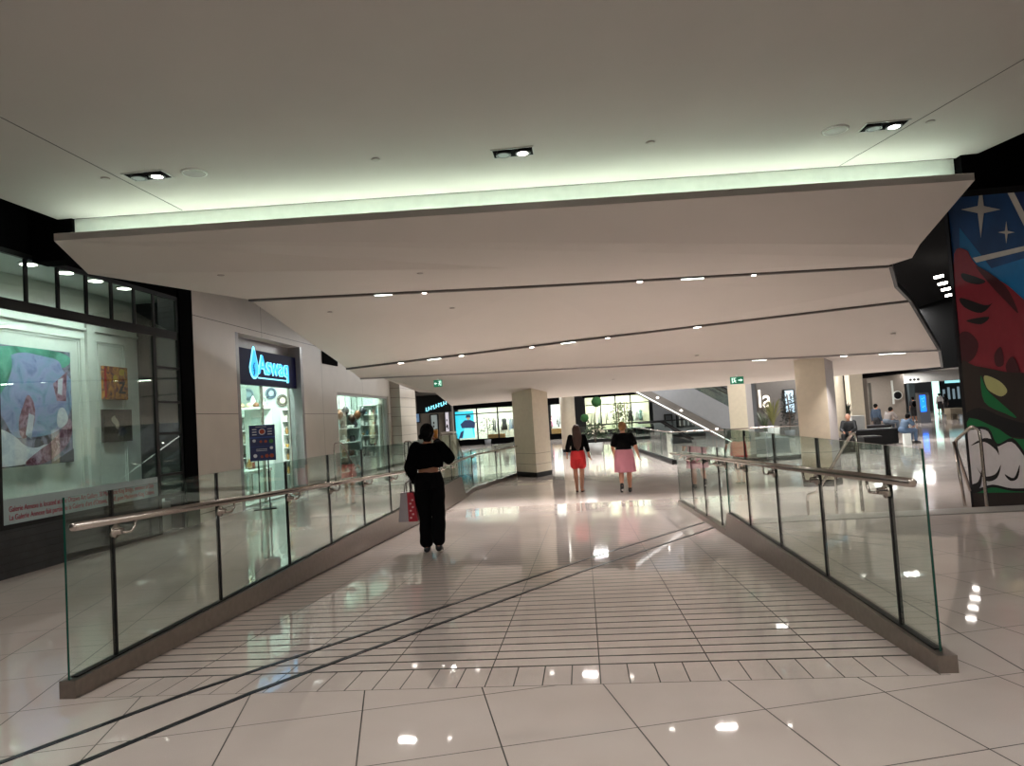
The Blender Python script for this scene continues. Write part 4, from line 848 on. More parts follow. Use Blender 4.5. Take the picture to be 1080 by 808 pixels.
def tallplant(px, Y, ytop, c, lab, w=.3, n=300):
    p = onY(px, 440, Y); zt_ = onY(px, ytop, Y).z; t = thing('potted_tree', lab, 'plant', (p.x, Y, LOW)); b = MB(); b.lathe((p.x, Y, LOW), [(.2, 0), (.26, .4)], 18); b.build('pot', M['grey'], t)
    b = MB(); b.tube([(p.x, Y, LOW + .3), (p.x + .04, Y, (zt_ + LOW) / 2), (p.x, Y, zt_ - .1)], .03, 6); b.build('trunk', cm('#4a3a2a'), t)
    b = MB()
    for k in range(4): leafy(b, (p.x, Y, LOW + .8 + k * (zt_ - LOW - 1) / 3.4), (w, w, .4), n // 4, k + int(px), (.18, .035))
    b.build('leaves', cm(c), t)
tallplant(652, 40, 425, '#4c5a35', 'tall thin leafy plant left of the blonde woman', .35); tallplant(659, 42, 424, '#3b4528', 'tall cactus like plant behind the blonde woman', .35)
tallplant(513, 52.8, 440, '#1f4027', 'large leafed green plant before the far left shop window', .9, 140)

# far atrium balustrade (dark base) and its glass
ab = thing('glass_balustrade', 'far atrium glass balustrade with dark base beyond the blonde woman', 'balustrade', (3.04, 24.1, LOW))
ap = [(2.55, 33.5), (2.75, 29), (3.04, 24.3), (5.2, 23.4), (8.2, 23.9)]
b = MB()
for P_, Q_ in zip(ap, ap[1:]): b.bar((*P_, LOW + .07), (*Q_, LOW + .07), .14, .14)
b.build('dark_kerb', M['black'], ab)
for P_, Q_ in zip(ap, ap[1:]):
    n = 3 if abs(Q_[0] - P_[0]) > 1 else 2
    for k in range(n):
        a0 = Vector(P_).lerp(Vector(Q_), k / n); a1_ = Vector(P_).lerp(Vector(Q_), (k + 1) / n); glasspanel((a0.x, a0.y, 0), (a1_.x, a1_.y, 0), LOW + .12, LOW + .12, LOW + 1.05, LOW + 1.05, ab)
b = MB(); b.tube([(x, y, LOW + 1.09) for x, y in ap], .022, 10); b.build('handrail', M['rail'], ab)
# opposite edge of atrium: dark slab front and glass
b2 = thing('glass_balustrade', 'long dark glass balustrade across the far side of the atrium', 'balustrade', (-1, 46, LOW))
xa, xb = onY(600, 470, 46).x, onY(745, 470, 46).x
for k in range(8): glasspanel((xa + (xb - xa) * k / 8, 46, 0), (xa + (xb - xa) * (k + 1) / 8, 46, 0), LOW, LOW, LOW + 1.1, LOW + 1.1, b2)
b = MB(); b.box((xa, 45.95, LOW + 1.08), (xb, 46.05, LOW + 1.16)); b.build('handrail', M['black'], b2)
b = MB(); b.box((xa, 45.9, LOW), (xb, 46.1, LOW + .2)); b.build('dark_kerb', M['black'], b2)

# escalator: rises to the left at about 26 m
YE = 27
def E_(x, y, Y=YE): return onY(x, y, Y)
lo, hi = E_(757, 459), E_(672, 414.5); dE = (hi - lo).normalized(); lo2 = lo - dE * .9; hi2 = hi + dE * 7
es = thing('escalator', 'grey sided escalator rising to the left with glowing white lower edge', 'escalator', (lo.x, YE, LOW))
upv = Vector((0, 0, 1))
def slab(name, z0, z1, y0, y1, m_, A=lo2, B=hi2):
    b = MB(); V = lambda P_, y, z: Vector((P_.x, YE + y, P_.z + z)); b.hull([V(A, y0, z0), V(B, y0, z0), V(B, y1, z0), V(A, y1, z0)], [V(A, y0, z1), V(B, y0, z1), V(B, y1, z1), V(A, y1, z1)]); return b.build(name, m_, es)
slab('lit_edge', .01, .04, -.03, 0.02, M['led']); slab('soffit_band', .05, .36, 0, 1.5, cm('#4c4844')); slab('side_panel', .36, 1.35, .05, 1.45, M['grey']); slab('glass_side', 1.35, 1.95, .12, .14, M['glass'], lo2, hi2); slab('handrail', 1.95, 2.02, .08, .18, M['frame']); slab('handrail', 1.95, 2.02, 1.3, 1.4, M['frame'])
slab('glass_side', 1.35, 1.95, 1.34, 1.36, M['glass'])
for i, (x, y) in enumerate(((693.5, 419.5), (718.5, 433), (756, 452.5))):
    p = E_(x, y, YE - .03); b = MB(); b.ball(p, (.045, .03, .03), sub=1); b.build('small_light', M['lamp'], es)
b = MB(); b.box((lo2.x - .2, YE - .05, LOW), (lo2.x + 1.8, YE + 1.5, lo2.z + .25)); b.build('lower_landing_box', M['grey'], es)
es2 = thing('escalator', 'second escalator with dark bluish glass behind the first, upper right', 'escalator', (lo.x + 2, YE + 6, LOW))
A2, B2 = onY(772, 437, YE + 6), onY(726, 412, YE + 6); d2 = (B2 - A2).normalized(); A2 = A2 - d2 * .8; B2 = B2 + d2 * 6
for nm, z0, z1, y0, y1, m_ in (('side_panel', -.35, .0, 0, 1.3, cm('#55555a')), ('glass_side', 0, .95, .1, .12, glass('blue escalator glass', '#7f9db8', 2.0)), ('handrail', .95, 1.03, .06, .16, M['frame']), ('step_band', .02, .2, .3, 1.2, cm('#7f9dbd', .3, .3))):
    b = MB(); b.hull([(A2.x, A2.y + y0, A2.z + z0), (B2.x, B2.y + y0, B2.z + z0), (B2.x, B2.y + y1, B2.z + z0), (A2.x, A2.y + y1, A2.z + z0)], [(A2.x, A2.y + y0, A2.z + z1), (B2.x, B2.y + y0, B2.z + z1), (B2.x, B2.y + y1, B2.z + z1), (A2.x, A2.y + y1, A2.z + z1)]); b.build(nm, m_, es2)
# descending escalator rails in front of the store
es3 = thing('escalator', 'dark handrails of an escalator going down beside the atrium', 'escalator', (2.5, 38, LOW))
for dx in (0, .9):
    p, q = onY(697 + dx * 6, 445, 38), onY(729 + dx * 6, 464, 38); b = MB(); b.tube([(p.x - 1.2, 38 + dx, p.z), (p.x, 38 + dx, p.z), (q.x, 38 + dx, q.z)], .05, 8); b.build('handrail', M['frame'], es3)
p, q = onY(697, 445, 38.4), onY(729, 464, 38.4); b = MB(); b.hull([(p.x, 38.1, LOW), (q.x, 38.1, LOW), (q.x, 38.8, LOW), (p.x, 38.8, LOW)], [(p.x, 38.1, p.z - .6), (q.x, 38.1, LOW + .1), (q.x, 38.8, LOW + .1), (p.x, 38.8, p.z - .6)]); b.build('side_panel', M['darkgrey'], es3)
# framed window / pictures on wall under the escalator
b = MB(); yb = 47
def wpx(x0, y0, x1, y1, Y, th, m_): 
    a, c = onY(x0, y0, Y), onY(x1, y1, Y); bb = MB(); bb.box((a.x, Y, a.z), (c.x, Y + th, c.z)); return bb, a, c
bb, _, _ = wpx(687, 405, 860, 480, 49, .2, None); struct('wall_far', bb, M['grey'])
for x0, x1, lab in ((700, 710, 'small dark framed picture under the escalator'), (712.5, 733, 'dark framed window with silhouettes under the escalator')):
    a, c = onY(x0, 437, 48.9), onY(x1, 450, 48.9); t = thing('wall_frame', lab, 'picture', ((a.x + c.x) / 2, 48.9, c.z)); b = MB(); b.box((a.x, 48.85, c.z), (c.x, 48.98, a.z)); b.build('frame', M['black'], t); b = MB(); b.box((a.x + .1, 48.83, c.z + .1), (c.x - .1, 48.86, a.z - .1)); b.build('picture_panel', cm('#26292c', .3), t)
    if x0 > 711:
        b = MB(); 
        for k in range(4): b.box((a.x + .2 + k * .28, 48.8, c.z + .12), (a.x + .28 + k * .28, 48.83, a.z - .15 - .08 * (k % 2)))
        b.build('bottles', M['lgrey'], t)
# la sign wall
a, c = onY(797, 402, 38), onY(845, 470, 38)
b = MB(); b.box((a.x, 38, LOW), (c.x + 1.2, 38.3, 3.3)); struct('wall_far', b, cm('#55504c'))
p = onY(799.5, 430, 37.9); t = thing('wall_sign', 'glowing white la lettering on the grey wall between pillars', 'sign', (p.x, 37.9, p.z)); text('la', 1.35, (p.x, 37.88, p.z), (PI / 2, 0, 0), emit('letter glow', '#fff6e6', 1.0), t, 'lettering', .03, .8)
a, c = onY(827, 411, 37.9), onY(838, 436, 37.9); t = thing('wall_frame', 'tall lit panel with dark plant silhouette right of the la sign', 'picture', (a.x, 37.9, c.z)); b = MB(); b.box((a.x - .06, 37.86, c.z), (c.x + .06, 37.98, a.z)); b.build('frame', M['frame'], t); b = MB(); b.box((a.x, 37.84, c.z + .06), (c.x, 37.87, a.z - .06)); b.build('light_panel', emit('panel glow', '#9fb6c6', .7), t)
tallplant(832, 37.0, 414, '#0f1710', 'dark leafy tree before the lit panel between the pillars', .35, 300)
frond_plant('potted_palm', 815, 34, .3, 1.5, .8, 46, '#5a5a2c', 'olive coloured potted palm under the la sign'); frond_plant('potted_palm', 806, 35, .0, 1.3, .7, 30, '#38452a', 'smaller dark green palm left of the olive palm')
frond_plant('potted_palm', 893, 27.5, .35, 1.1, .4, 40, '#232b1c', 'dark spiky potted plant behind the seated man in black')
# right corridor
a, c = onY(914, 400, 44), onY(951, 440, 44); b = MB(); b.box((a.x, 44, LOW), (c.x, 44.3, 3.0)); b.box((c.x, 44, LOW), (c.x + .3, 62, 3)); struct('wall_corridor', b, M['taupe'])
bb, _, _ = wpx(915.5, 404, 922, 445, 43.95, .1, None); struct('door_1', bb, cm('#4a463e'))
p = onY(947, 417, 43.8); t = thing('wall_sign', 'oval white and black blade sign on the corridor wall corner', 'sign', (p.x, 43.8, p.z)); b = MB(); b.lathe((p.x, 43.8, p.z), [(.22, 0), (.22, .06)], 20, 0, 'y'); b.build('disc', M['black'], t); b = MB(); b.lathe((p.x, 43.78, p.z), [(.27, .04), (.27, .08)], 20, 0, 'y'); b.box((p.x - .3, 43.8, p.z - .5), (p.x - .22, 43.9, p.z + .9)); b.build('rim', M['white'], t)
a, c = onY(950, 396.5, 45), onY(1012, 402, 45)
b = MB(); b.box((a.x, 45, 2.2), (c.x + 3, 45.4, 3.2)); struct('beam', b, M['lgrey'])
t = thing('overhead_sign', 'pale overhead wayfinding sign with three dark round symbols', 'sign', (a.x, 44.9, 2.2))
b = MB(); b.box((a.x, 44.9, 2.05), (c.x + 2, 44.99, 2.42)); b.build('sign_board', M['lgrey'], t); b = MB()
for k in range(3): b.lathe((a.x + .5 + k * .22, 44.88, 2.24), [(.08, 0), (.08, .02)], 14, 0, 'y')
b.build('round_symbols', M['frame'], t)
b = MB(); a0 = onY(905, 395, 33); b.box((a0.x, 30, 2.72), (a0.x + 14, 45, 2.8)); struct('ceiling_corridor', b, M['lgrey'])
for i in range(5):
    p = onZ(937 + i * 7.5, 394 - i * .3 + (i % 2), 2.72); b = MB(); b.lathe((p.x, p.y, 2.7), [(.1, 0), (.1, .02)], 14); tag(b.build('corridor_downlight', M['lamp']), 'round downlight in corridor ceiling, %s from the left' % ['first', 'second', 'third', 'fourth', 'fifth'][i], 'ceiling light', 'corridor downlights')
# kiosk
p, q = onY(971, 443, 46), onY(982, 443, 46); zt_ = onY(975, 414, 46).z; t = thing('digital_kiosk', 'grey freestanding kiosk with bright blue screen in the corridor', 'kiosk', (p.x, 46, LOW))
b = MB(); b.box((p.x, 46, LOW), (q.x, 46.4, zt_)); b.build('housing', cm('#5c6068', .3, .4), t); s0, s1 = onY(970.5, 417, 45.98), onY(978, 434, 45.98); b = MB(); b.box((p.x + .06, 45.97, s1.z), (p.x + .06 + (s1.x - s0.x), 46.0, s0.z)); sc2 = b.build('screen', emit('blue screen', '#1470ff', 1.6), t)
b = MB(); w_ = s1.x - s0.x
for u, v in ((.3, .25), (.6, .3), (.45, .6), (.3, .75), (.65, .8)): b.box((p.x + .06 + w_ * u, 45.955, s1.z + (s0.z - s1.z) * v), (p.x + .06 + w_ * (u + .15), 45.97, s1.z + (s0.z - s1.z) * (v + .06)))
b.build('screen_graphics', emit('screen light blue', '#53a8ff', 1.6), sc2)
# corridor end shops
for i, (x0, x1, Y, cc, e) in enumerate(((958, 964, 52, '#2a3438', 0), (984, 990, 70, '#c8ffee', 1.2), (991, 1006, 90, '#15181c', 0))):
    a, c = onY(x0, 402, Y), onY(x1, 402, Y); b = MB(); b.box((a.x, Y, LOW), (c.x, Y + .3, 2.6)); o = b.build('shop_panel', emit('corridor shop glow', cc, e) if e else cm(cc)); o['kind'] = 'structure'
sf = thing('corridor_shop', 'dark shop front with pale cyan sign at the end of the corridor', 'shop front', (onY(998, 440, 80).x, 80, LOW))
a, c = onY(990, 402, 80), onY(1014, 402, 80); b = MB(); b.box((a.x, 80, LOW), (c.x, 80.3, 4)); b.build('facade', cm('#1c2024'), sf); b = MB(); b.box((a.x + .6, 79.9, 2.25), (c.x, 80, 2.7)); b.build('sign_band', emit('pale cyan sign', '#9fe6ea', 1.0), sf)
for k in range(5): b = MB(); b.box((a.x + .3 + k * .5, 79.9, .5), (a.x + .5 + k * .5, 80, 1.6 + .2 * (k % 2))); b.build('display_window', emit('window glow', '#8aa0aa', .5), sf)
a, c = onY(1002, 428, 48), onY(1009, 438, 48); b = MB(); b.box((a.x, 48, LOW + .35), (c.x + .4, 48.8, LOW + .75)); 
for sx in (0, .35): b.box((a.x + .05 + sx, 48.1, LOW), (a.x + .12 + sx, 48.7, LOW + .35))
tag(b.build('lounge_chair', cm('#6f6656')), 'brown low lounge chair far down the corridor by the mural', 'chair')
# benches
def bench(x0, x1, ytop, ybot, lab, Y):
    a, c = onY(x0, ytop, Y), onY(x1, ytop, Y); t = thing('bench', lab, 'bench', ((a.x + c.x) / 2, Y, LOW)); zt_ = a.z
    b = MB(); b.box((a.x, Y, LOW + .03), (c.x, Y + .7, zt_ - .05)); b.build('base', M['black'], t); b = MB(); b.box((a.x - .03, Y - .03, zt_ - .05), (c.x + .03, Y + .73, zt_)); b.build('seat_slab', cm('#232326', .3), t); return a, c, zt_
B1 = bench(902, 947, 453.8, 464, 'long black bench where the man in blue shirt sits', 28.0)
B2_ = bench(911, 929, 460.5, 469.5, 'short lower black bench in front of the long bench', 26.0)
B3 = bench(880, 902, 463, 475, 'black bench under the seated man in black', 24.9)
B4 = bench(915, 940, 449, 455, 'black bench behind where the grey shirted person sits', 31.5)
a, c = onY(898, 439, 29.2), onY(913, 453, 29.2); b = MB(); b.hull([(a.x + .04, 29.2, LOW), (c.x - .04, 29.2, LOW), (c.x - .04, 29.8, LOW), (a.x + .04, 29.8, LOW)], [(a.x, 29.2, a.z), (c.x, 29.2, a.z), (c.x, 29.8, a.z), (a.x, 29.8, a.z)]); tag(b.build('planter_box', M['lgrey']), 'pale grey metal planter box behind the man in black', 'planter')
# left distance: taupe facades beyond the pier
a, c = onY(432, 420, 31), onY(476, 420, 31)
b = MB(); b.box((a.x - 3, 31, LOW), (c.x, 31.3, 3.6)); struct('wall_far_left', b, cm('#6f675c'))
for x0, x1, y0, y1, cc, e, lab in ((428, 431.5, 414, 470, '#e8f4f4', 1.2, 'bright narrow window at the edge of the stone pier'), (432, 442, 437, 445, '#6f8fb0', .7, 'small blue lit picture in the left distance'), (454, 462, 438, 462, '#9aa6a4', .5, 'grey lit doorway display in the left distance'), (469, 474, 435, 455, '#d5d0da', .8, 'pale lit strip window beside the cyan sign')):
    a, c = onY(x0, y0, 30.8), onY(x1, y1, 30.8); t = thing('lit_display', lab, 'display', (a.x, 30.8, c.z)); b = MB(); b.box((a.x, 30.9, c.z), (c.x, 30.95, a.z)); b.build('display_panel', emit('display ' + cc.strip('#'), cc, e * .6), t)
    b = MB(); w_ = .04; b.box((a.x - w_, 30.85, c.z - w_), (a.x, 30.97, a.z + w_)); b.box((c.x, 30.85, c.z - w_), (c.x + w_, 30.97, a.z + w_)); b.box((a.x, 30.85, a.z), (c.x, 30.97, a.z + w_)); b.box((a.x, 30.85, c.z - w_), (c.x, 30.97, c.z)); b.build('frame', M['frame'], t)
    b = MB(); r_ = random.Random(int(x0))
    for k in range(6): uu, vv = r_.uniform(.1, .75), r_.uniform(.05, .8); b.box((a.x + (c.x - a.x) * uu, 30.86, c.z + (a.z - c.z) * vv), (a.x + (c.x - a.x) * (uu + .2), 30.9, c.z + (a.z - c.z) * (vv + .1)))
    b.build('display_goods', cm('#2c2b2a'), t)
a, c = onY(449, 431, 29), onY(473, 431, 29); t = thing('shop_sign', 'dark fascia sign with blurred cyan letters in the left distance', 'sign', (a.x, 29, a.z))
b = MB(); b.box((a.x - .4, 29.05, a.z - .2), (c.x + .1, 29.3, a.z + .55)); b.build('sign_panel', M['black'], t); b = MB(); r_ = random.Random(4)
for k in range(9): x = a.x + k * (c.x - a.x) / 9; z = a.z - .12 + .03 * k; b.box((x, 29.0, z), (x + .03, 29.05, z + .16)); b.box((x, 29.0, z + .06 * (k % 3)), (x + .08, 29.05, z + .03 + .06 * (k % 3)))
b.build('lettering', emit('cyan letters', '#8fe0ef', 1.2), t)
b = MB(); e = [onY(427, 399, 27), onY(448, 414, 27), onY(459, 414, 27), onY(474, 431, 27)]
b.box((e[0].x - .2, 26.5, 2.65), (e[3].x, 30, 2.75)); struct('ceiling_left_soffit', b, cm('#4a433a'))

# ================================================================== PEOPLE
def remeshed(name, shapes, voxel, m_, parent, disp=0, dscale=6, smooth_it=4):
    bm = bmesh.new()
    def addball(c, r):
        r = r if isinstance(r, (tuple, list)) else (r, r, r)
        ret = bmesh.ops.create_icosphere(bm, subdivisions=3 if max(r) > .03 else 2, radius=1)
        for v in ret['verts']: v.co = Vector((v.co.x * r[0], v.co.y * r[1], v.co.z * r[2])) + Vector(c)
    def ringloft(rings):
        vs = [[bm.verts.new(p) for p in rg] for rg in rings]; n = len(vs[0])
        for A, B in zip(vs, vs[1:]):
            for k in range(n): bm.faces.new((A[k], A[(k + 1) % n], B[(k + 1) % n], B[k]))
        bm.faces.new(vs[0][::-1]); bm.faces.new(vs[-1])
    for s in shapes:
        if s[0] == 'ball': addball(s[1], s[2])
        elif s[0] == 'limb':
            pts, rr = [Vector(p) for p in s[1]], s[2]; n = 18
            for p, r in zip(pts, rr):
                if len(s) < 4: addball(p, r)
            for (p, r), (q, r2) in zip(zip(pts, rr), zip(pts[1:], rr[1:])):
                d = (q - p).normalized(); o = d.orthogonal().normalized(); w = d.cross(o)
                ringloft([[pp + (o * math.cos(2 * PI * k / n) + w * math.sin(2 * PI * k / n)) * r_ for k in range(n)] for pp, r_ in ((p, r), (q, r2))])
        elif s[0] == 'loft':   # [(center, rx, ry)] in the horizontal plane, or with an axis frame
            n = 28; ringloft([[Vector(c) + Vector((rx * math.cos(2 * PI * k / n), ry * math.sin(2 * PI * k / n), 0)) for k in range(n)] for c, rx, ry in s[1]])
    bmesh.ops.recalc_face_normals(bm, faces=bm.faces)
    me = bpy.data.meshes.new(name); bm.to_mesh(me); bm.free(); o = bpy.data.objects.new(name, me); C.objects.link(o)
    md = o.modifiers.new('r', 'REMESH'); md.mode = 'VOXEL'; md.voxel_size = voxel; md.use_smooth_shade = True
    if smooth_it: sm = o.modifiers.new('s', 'SMOOTH'); sm.factor = .5; sm.iterations = smooth_it
    dg = bpy.context.evaluated_depsgraph_get(); me2 = bpy.data.meshes.new_from_object(o.evaluated_get(dg)); bpy.data.objects.remove(o)
    if disp:
        me2.calc_loop_triangles() if False else None
        ns = [v.normal.copy() for v in me2.vertices]
        for v, nn in zip(me2.vertices, ns):
            q = Vector((v.co.x * dscale, v.co.y * dscale, v.co.z * dscale * .6)); v.co += nn * disp * (noise.noise(q) + .5 * noise.noise(q * 2.3))
    for p in me2.polygons: p.use_smooth = True
    me2.materials.clear(); me2.materials.append(m_); me2.name = name
    return me2, name, parent
SKIN = mat('light skin', '#c08a70', .5); SKIN2 = mat('tan skin', '#9a6a50', .5)
def hand_shapes(wr, d, side, curl=.5):
    """palm, four fingers and a thumb; wr wrist, d direction of the hand, side +1 = thumb towards +Y"""
    wr, d = Vector(wr), Vector(d).normalized(); y = Vector((0, side, 0)); y = (y - d * y.dot(d))
    if y.length < .2: y = Vector((1, 0, 0)) - d * d.x
    y.normalize(); nrm = d.cross(y)
    out = [('limb', [wr, wr + d * .03 + y * .012, wr + d * .075 + y * .012], [.022, .02, .017]), ('limb', [wr + d * .02, wr + d * .075 - y * .02], [.02, .017])]
    for k, ln in enumerate((.068, .078, .072, .056)):
        b0 = wr + d * .08 + y * (.03 - .02 * k); p1 = b0 + d * ln * .45 + nrm * ln * .15 * curl; p2 = p1 + (d * .75 + nrm * curl).normalized() * ln * .33; p3 = p2 + (d * .4 + nrm * curl * 1.5).normalized() * ln * .26
        out.append(('limb', [b0, p1, p2, p3], [.0095, .009, .0085, .0075]))
    t0 = wr + d * .025 + y * .025; out.append(('limb', [t0, t0 + d * .025 + y * .022, t0 + d * .05 + y * .026 + nrm * .012], [.013, .0105, .009]))
    return out
def person(lab, loc, rot, scale, J, dress, voxel=.008, skin=SKIN, hair=None, name='person', group=None, build=1.0):
    """J: joints for a 1.65 m figure facing +Y. dress: list of (name, shapes-fn, material, disp)."""
    root = thing(name, lab, 'person', loc, group)
    meshes = []
    H = J['head']; nk = J['neck']; ch = J['chest']; pv = J['pelvis']
    sh = []
    bw = build
    sh.append(('loft', [((pv.x, pv.y, pv.z - .1), .12 * bw, .1 * bw), ((pv.x, pv.y - .01, pv.z), .165 * bw, .118 * bw), (pv.lerp(ch, .35), .13 * bw, .098 * bw), (pv.lerp(ch, .7), .145 * bw, .105 * bw), (ch, .155 * bw, .11 * bw), (ch.lerp(nk, .55), .15 * bw, .09), (ch.lerp(nk, .85), .09, .07), (nk, .055, .055)]))
    sh.append(('limb', [nk - Vector((0, 0, .04)), H - Vector((0, 0, .06))], [.055, .05]))
    sh += [('ball', H, (.078, .095, .11)), ('ball', H + Vector((0, .035, -.05)), (.058, .055, .055)), ('ball', H + Vector((0, .098, -.015)), (.012, .02, .022)), ('ball', H + Vector((.08, 0, -.01)), (.012, .02, .03)), ('ball', H + Vector((-.08, 0, -.01)), (.012, .02, .03)), ('ball', H + Vector((0, .085, -.065)), (.022, .01, .009))]
    for s in 'LR':
        sg_ = -1 if s == 'L' else 1
        sh.append(('limb', [J['sh' + s], J['el' + s], J['wr' + s]], [.052 * bw, .039 * bw, .024]))
        sh += hand_shapes(J['wr' + s], J.get('hd' + s, (J['wr' + s] - J['el' + s])), 1, J.get('curl', .5))
        th, cf = .085 * bw, .055 * (bw + 1) / 2; k_, a_ = J['kn' + s], J['an' + s]
        sh.append(('limb', [J['hp' + s], J['hp' + s].lerp(k_, .45), k_, k_.lerp(a_, .3) + Vector((0, -.015, 0)), a_], [th, th * .87, .055, cf, .036]))
        t_ = J['to' + s]; sh.append(('limb', [a_ - Vector((0, .02, .03)), t_], [.034, .026]))
    meshes.append((remeshed('body', sh, voxel, skin, root, 0), root))
    eyes = MB()
    for s in (-1, 1): eyes.ball(H + Vector((s * .03, .088, .008)), (.011, .006, .007), sub=1)
    eme = bpy.data.meshes.new('eyes'); eyes.bm.to_mesh(eme); eyes.bm.free(); eme.materials.append(cm('#1a1512')); meshes.append(((eme, 'eyes', root), root))
    for d in dress:
        nm, shapes, m_, disp = d[:4]; vx = d[4] if len(d) > 4 else voxel * 1.2
        r = remeshed(nm, shapes(J), vx, m_, root, disp); meshes.append((r, root))
    T = Matrix.Translation(loc) @ Matrix.Rotation(rot, 4, 'Z') @ Matrix.Scale(scale, 4)
    objs = {}
    for (me, nm, _), par in meshes:
        me.transform(T); tgt = root
        if nm == 'shoe_sole' and 'shoe' in objs: tgt = objs['shoe']
        ob = link(nm, me, tgt); objs[nm] = ob
    return root, T
V = lambda *a: Vector(a)
def standJ(**k):
    J = dict(head=V(0, .02, 1.535), neck=V(0, 0, 1.41), chest=V(0, 0, 1.24), pelvis=V(0, 0, .93), shL=V(-.16, 0, 1.345), elL=V(-.215, -.04, 1.08), wrL=V(-.235, .03, .86), shR=V(.16, 0, 1.345), elR=V(.215, -.04, 1.08), wrR=V(.235, .03, .86),
             hpL=V(-.085, 0, .88), knL=V(-.095, .02, .48), anL=V(-.1, -.02, .085), toL=V(-.105, .13, .03), hpR=V(.085, 0, .88), knR=V(.095, .02, .48), anR=V(.1, -.02, .085), toR=V(.105, .13, .03))
    for a, b_ in k.items(): J[a] = V(*b_) if isinstance(b_, tuple) else b_
    return J
def seatJ(lean=0.0, **k):
    J = dict(head=V(0, .06 + lean, 1.12 - lean * .5), neck=V(0, .02 + lean * .8, .99 - lean * .3), chest=V(0, lean * .5, .84 - lean * .1), pelvis=V(0, 0, .54), shL=V(-.17, .01 + lean * .75, .93 - lean * .25), elL=V(-.22, .1 + lean, .68), wrL=V(-.12, .33, .62), shR=V(.17, .01 + lean * .75, .93 - lean * .25), elR=V(.22, .1 + lean, .68), wrR=V(.12, .33, .62),
             hpL=V(-.09, .03, .5), knL=V(-.12, .43, .5), anL=V(-.12, .42, .09), toL=V(-.13, .58, .03), hpR=V(.09, .03, .5), knR=V(.12, .43, .5), anR=V(.12, .42, .09), toR=V(.13, .58, .03))
    for a, b_ in k.items(): J[a] = V(*b_) if isinstance(b_, tuple) else b_
    return J
def top_fn(slv=1.0, grow=.018, bottom=.35, bw=1.0, puff=0):
    def f(J):
        pv, ch, nk = J['pelvis'], J['chest'], J['neck']; g = grow
        out = [('loft', [(pv.lerp(ch, bottom), (.145 + puff) * bw + g, (.11 + puff) * bw + g), (pv.lerp(ch, max(.7, bottom + .1)), (.15 + puff) * bw + g, .11 * bw + g + puff), (ch, .16 * bw + g + puff * .5, .115 * bw + g + puff * .4), (ch.lerp(nk, .5), .155 * bw + g, .095 + g), (ch.lerp(nk, .82), .1 + g, .075 + g), (ch.lerp(nk, .95), .06 + g * .6, .058 + g * .6)])]
        for s in 'LR':
            a, e, w_ = J['sh' + s], J['el' + s], J['wr' + s]; r = [.06 * bw + g + puff * .4, .05 * bw + g + puff * .6, .03 + g + puff * .35]
            if slv >= 1: out.append(('limb', [a, e, w_], r))
            elif slv > .5: out.append(('limb', [a, e, e.lerp(w_, (slv - .5) * 2)], [r[0], r[1], r[1] * .9]))
            else: out.append(('limb', [a, a.lerp(e, slv * 2)], [r[0], r[1] + .006]))
        return out
    return f
def pants_fn(frac=1.0, grow=.015, bw=1.0, flare=0, top=.02):
    def f(J):
        pv, ch = J['pelvis'], J['chest']; g = grow
        out = [('loft', [(pv - V(0, 0, .12), .15 * bw + g, .12 * bw + g), (pv, .172 * bw + g, .125 * bw + g), (pv.lerp(ch, .3 + top), .14 * bw + g, .105 * bw + g)])]
        if J.get('sit'): out = [('ball', pv, (.175 * bw + g, .14 * bw + g, .12 * bw + g))]
        for s in 'LR':
            h, k_, a_ = J['hp' + s], J['kn' + s], J['an' + s]; r = [.092 * bw + g, .082 * bw + g, .06 + g + flare * .3, .045 + g + flare]
            if frac >= 1: out.append(('limb', [h, h.lerp(k_, .5), k_, k_.lerp(a_, .87)], r))
            elif frac > .5: out.append(('limb', [h, h.lerp(k_, .5), k_, k_.lerp(a_, (frac - .5) * 2)], [r[0], r[1], r[2] + .01, r[2] + .012]))
            else: out.append(('limb', [h, h.lerp(k_, frac * 2)], [r[0], r[1] + .012 + flare]))
        return out
    return f
def shoe_fn(s, sole=False):
    def f(J):
        a, t_ = J['an' + s], J['to' + s]; d = (t_ - a + V(0, 0, .05)).normalized(); d = (t_ - (a - V(0, .03, .05))).normalized(); heel = a - V(0, .02, .045); 
        if sole: return [('limb', [heel - V(0, .01, .018), t_ + d * .035 - V(0, 0, .012)], [.022, .02]), ('limb', [heel + V(.02, 0, -.018), t_ + V(.015, 0, -.012)], [.018, .016]), ('limb', [heel + V(-.02, 0, -.018), t_ + V(-.015, 0, -.012)], [.018, .016])]
        return [('limb', [heel, heel.lerp(t_, .5) + V(0, 0, .012), t_ + d * .02], [.042, .043, .033]), ('limb', [a - V(0, 0, .03), a + V(0, 0, .012)], [.045, .042])]
    return f
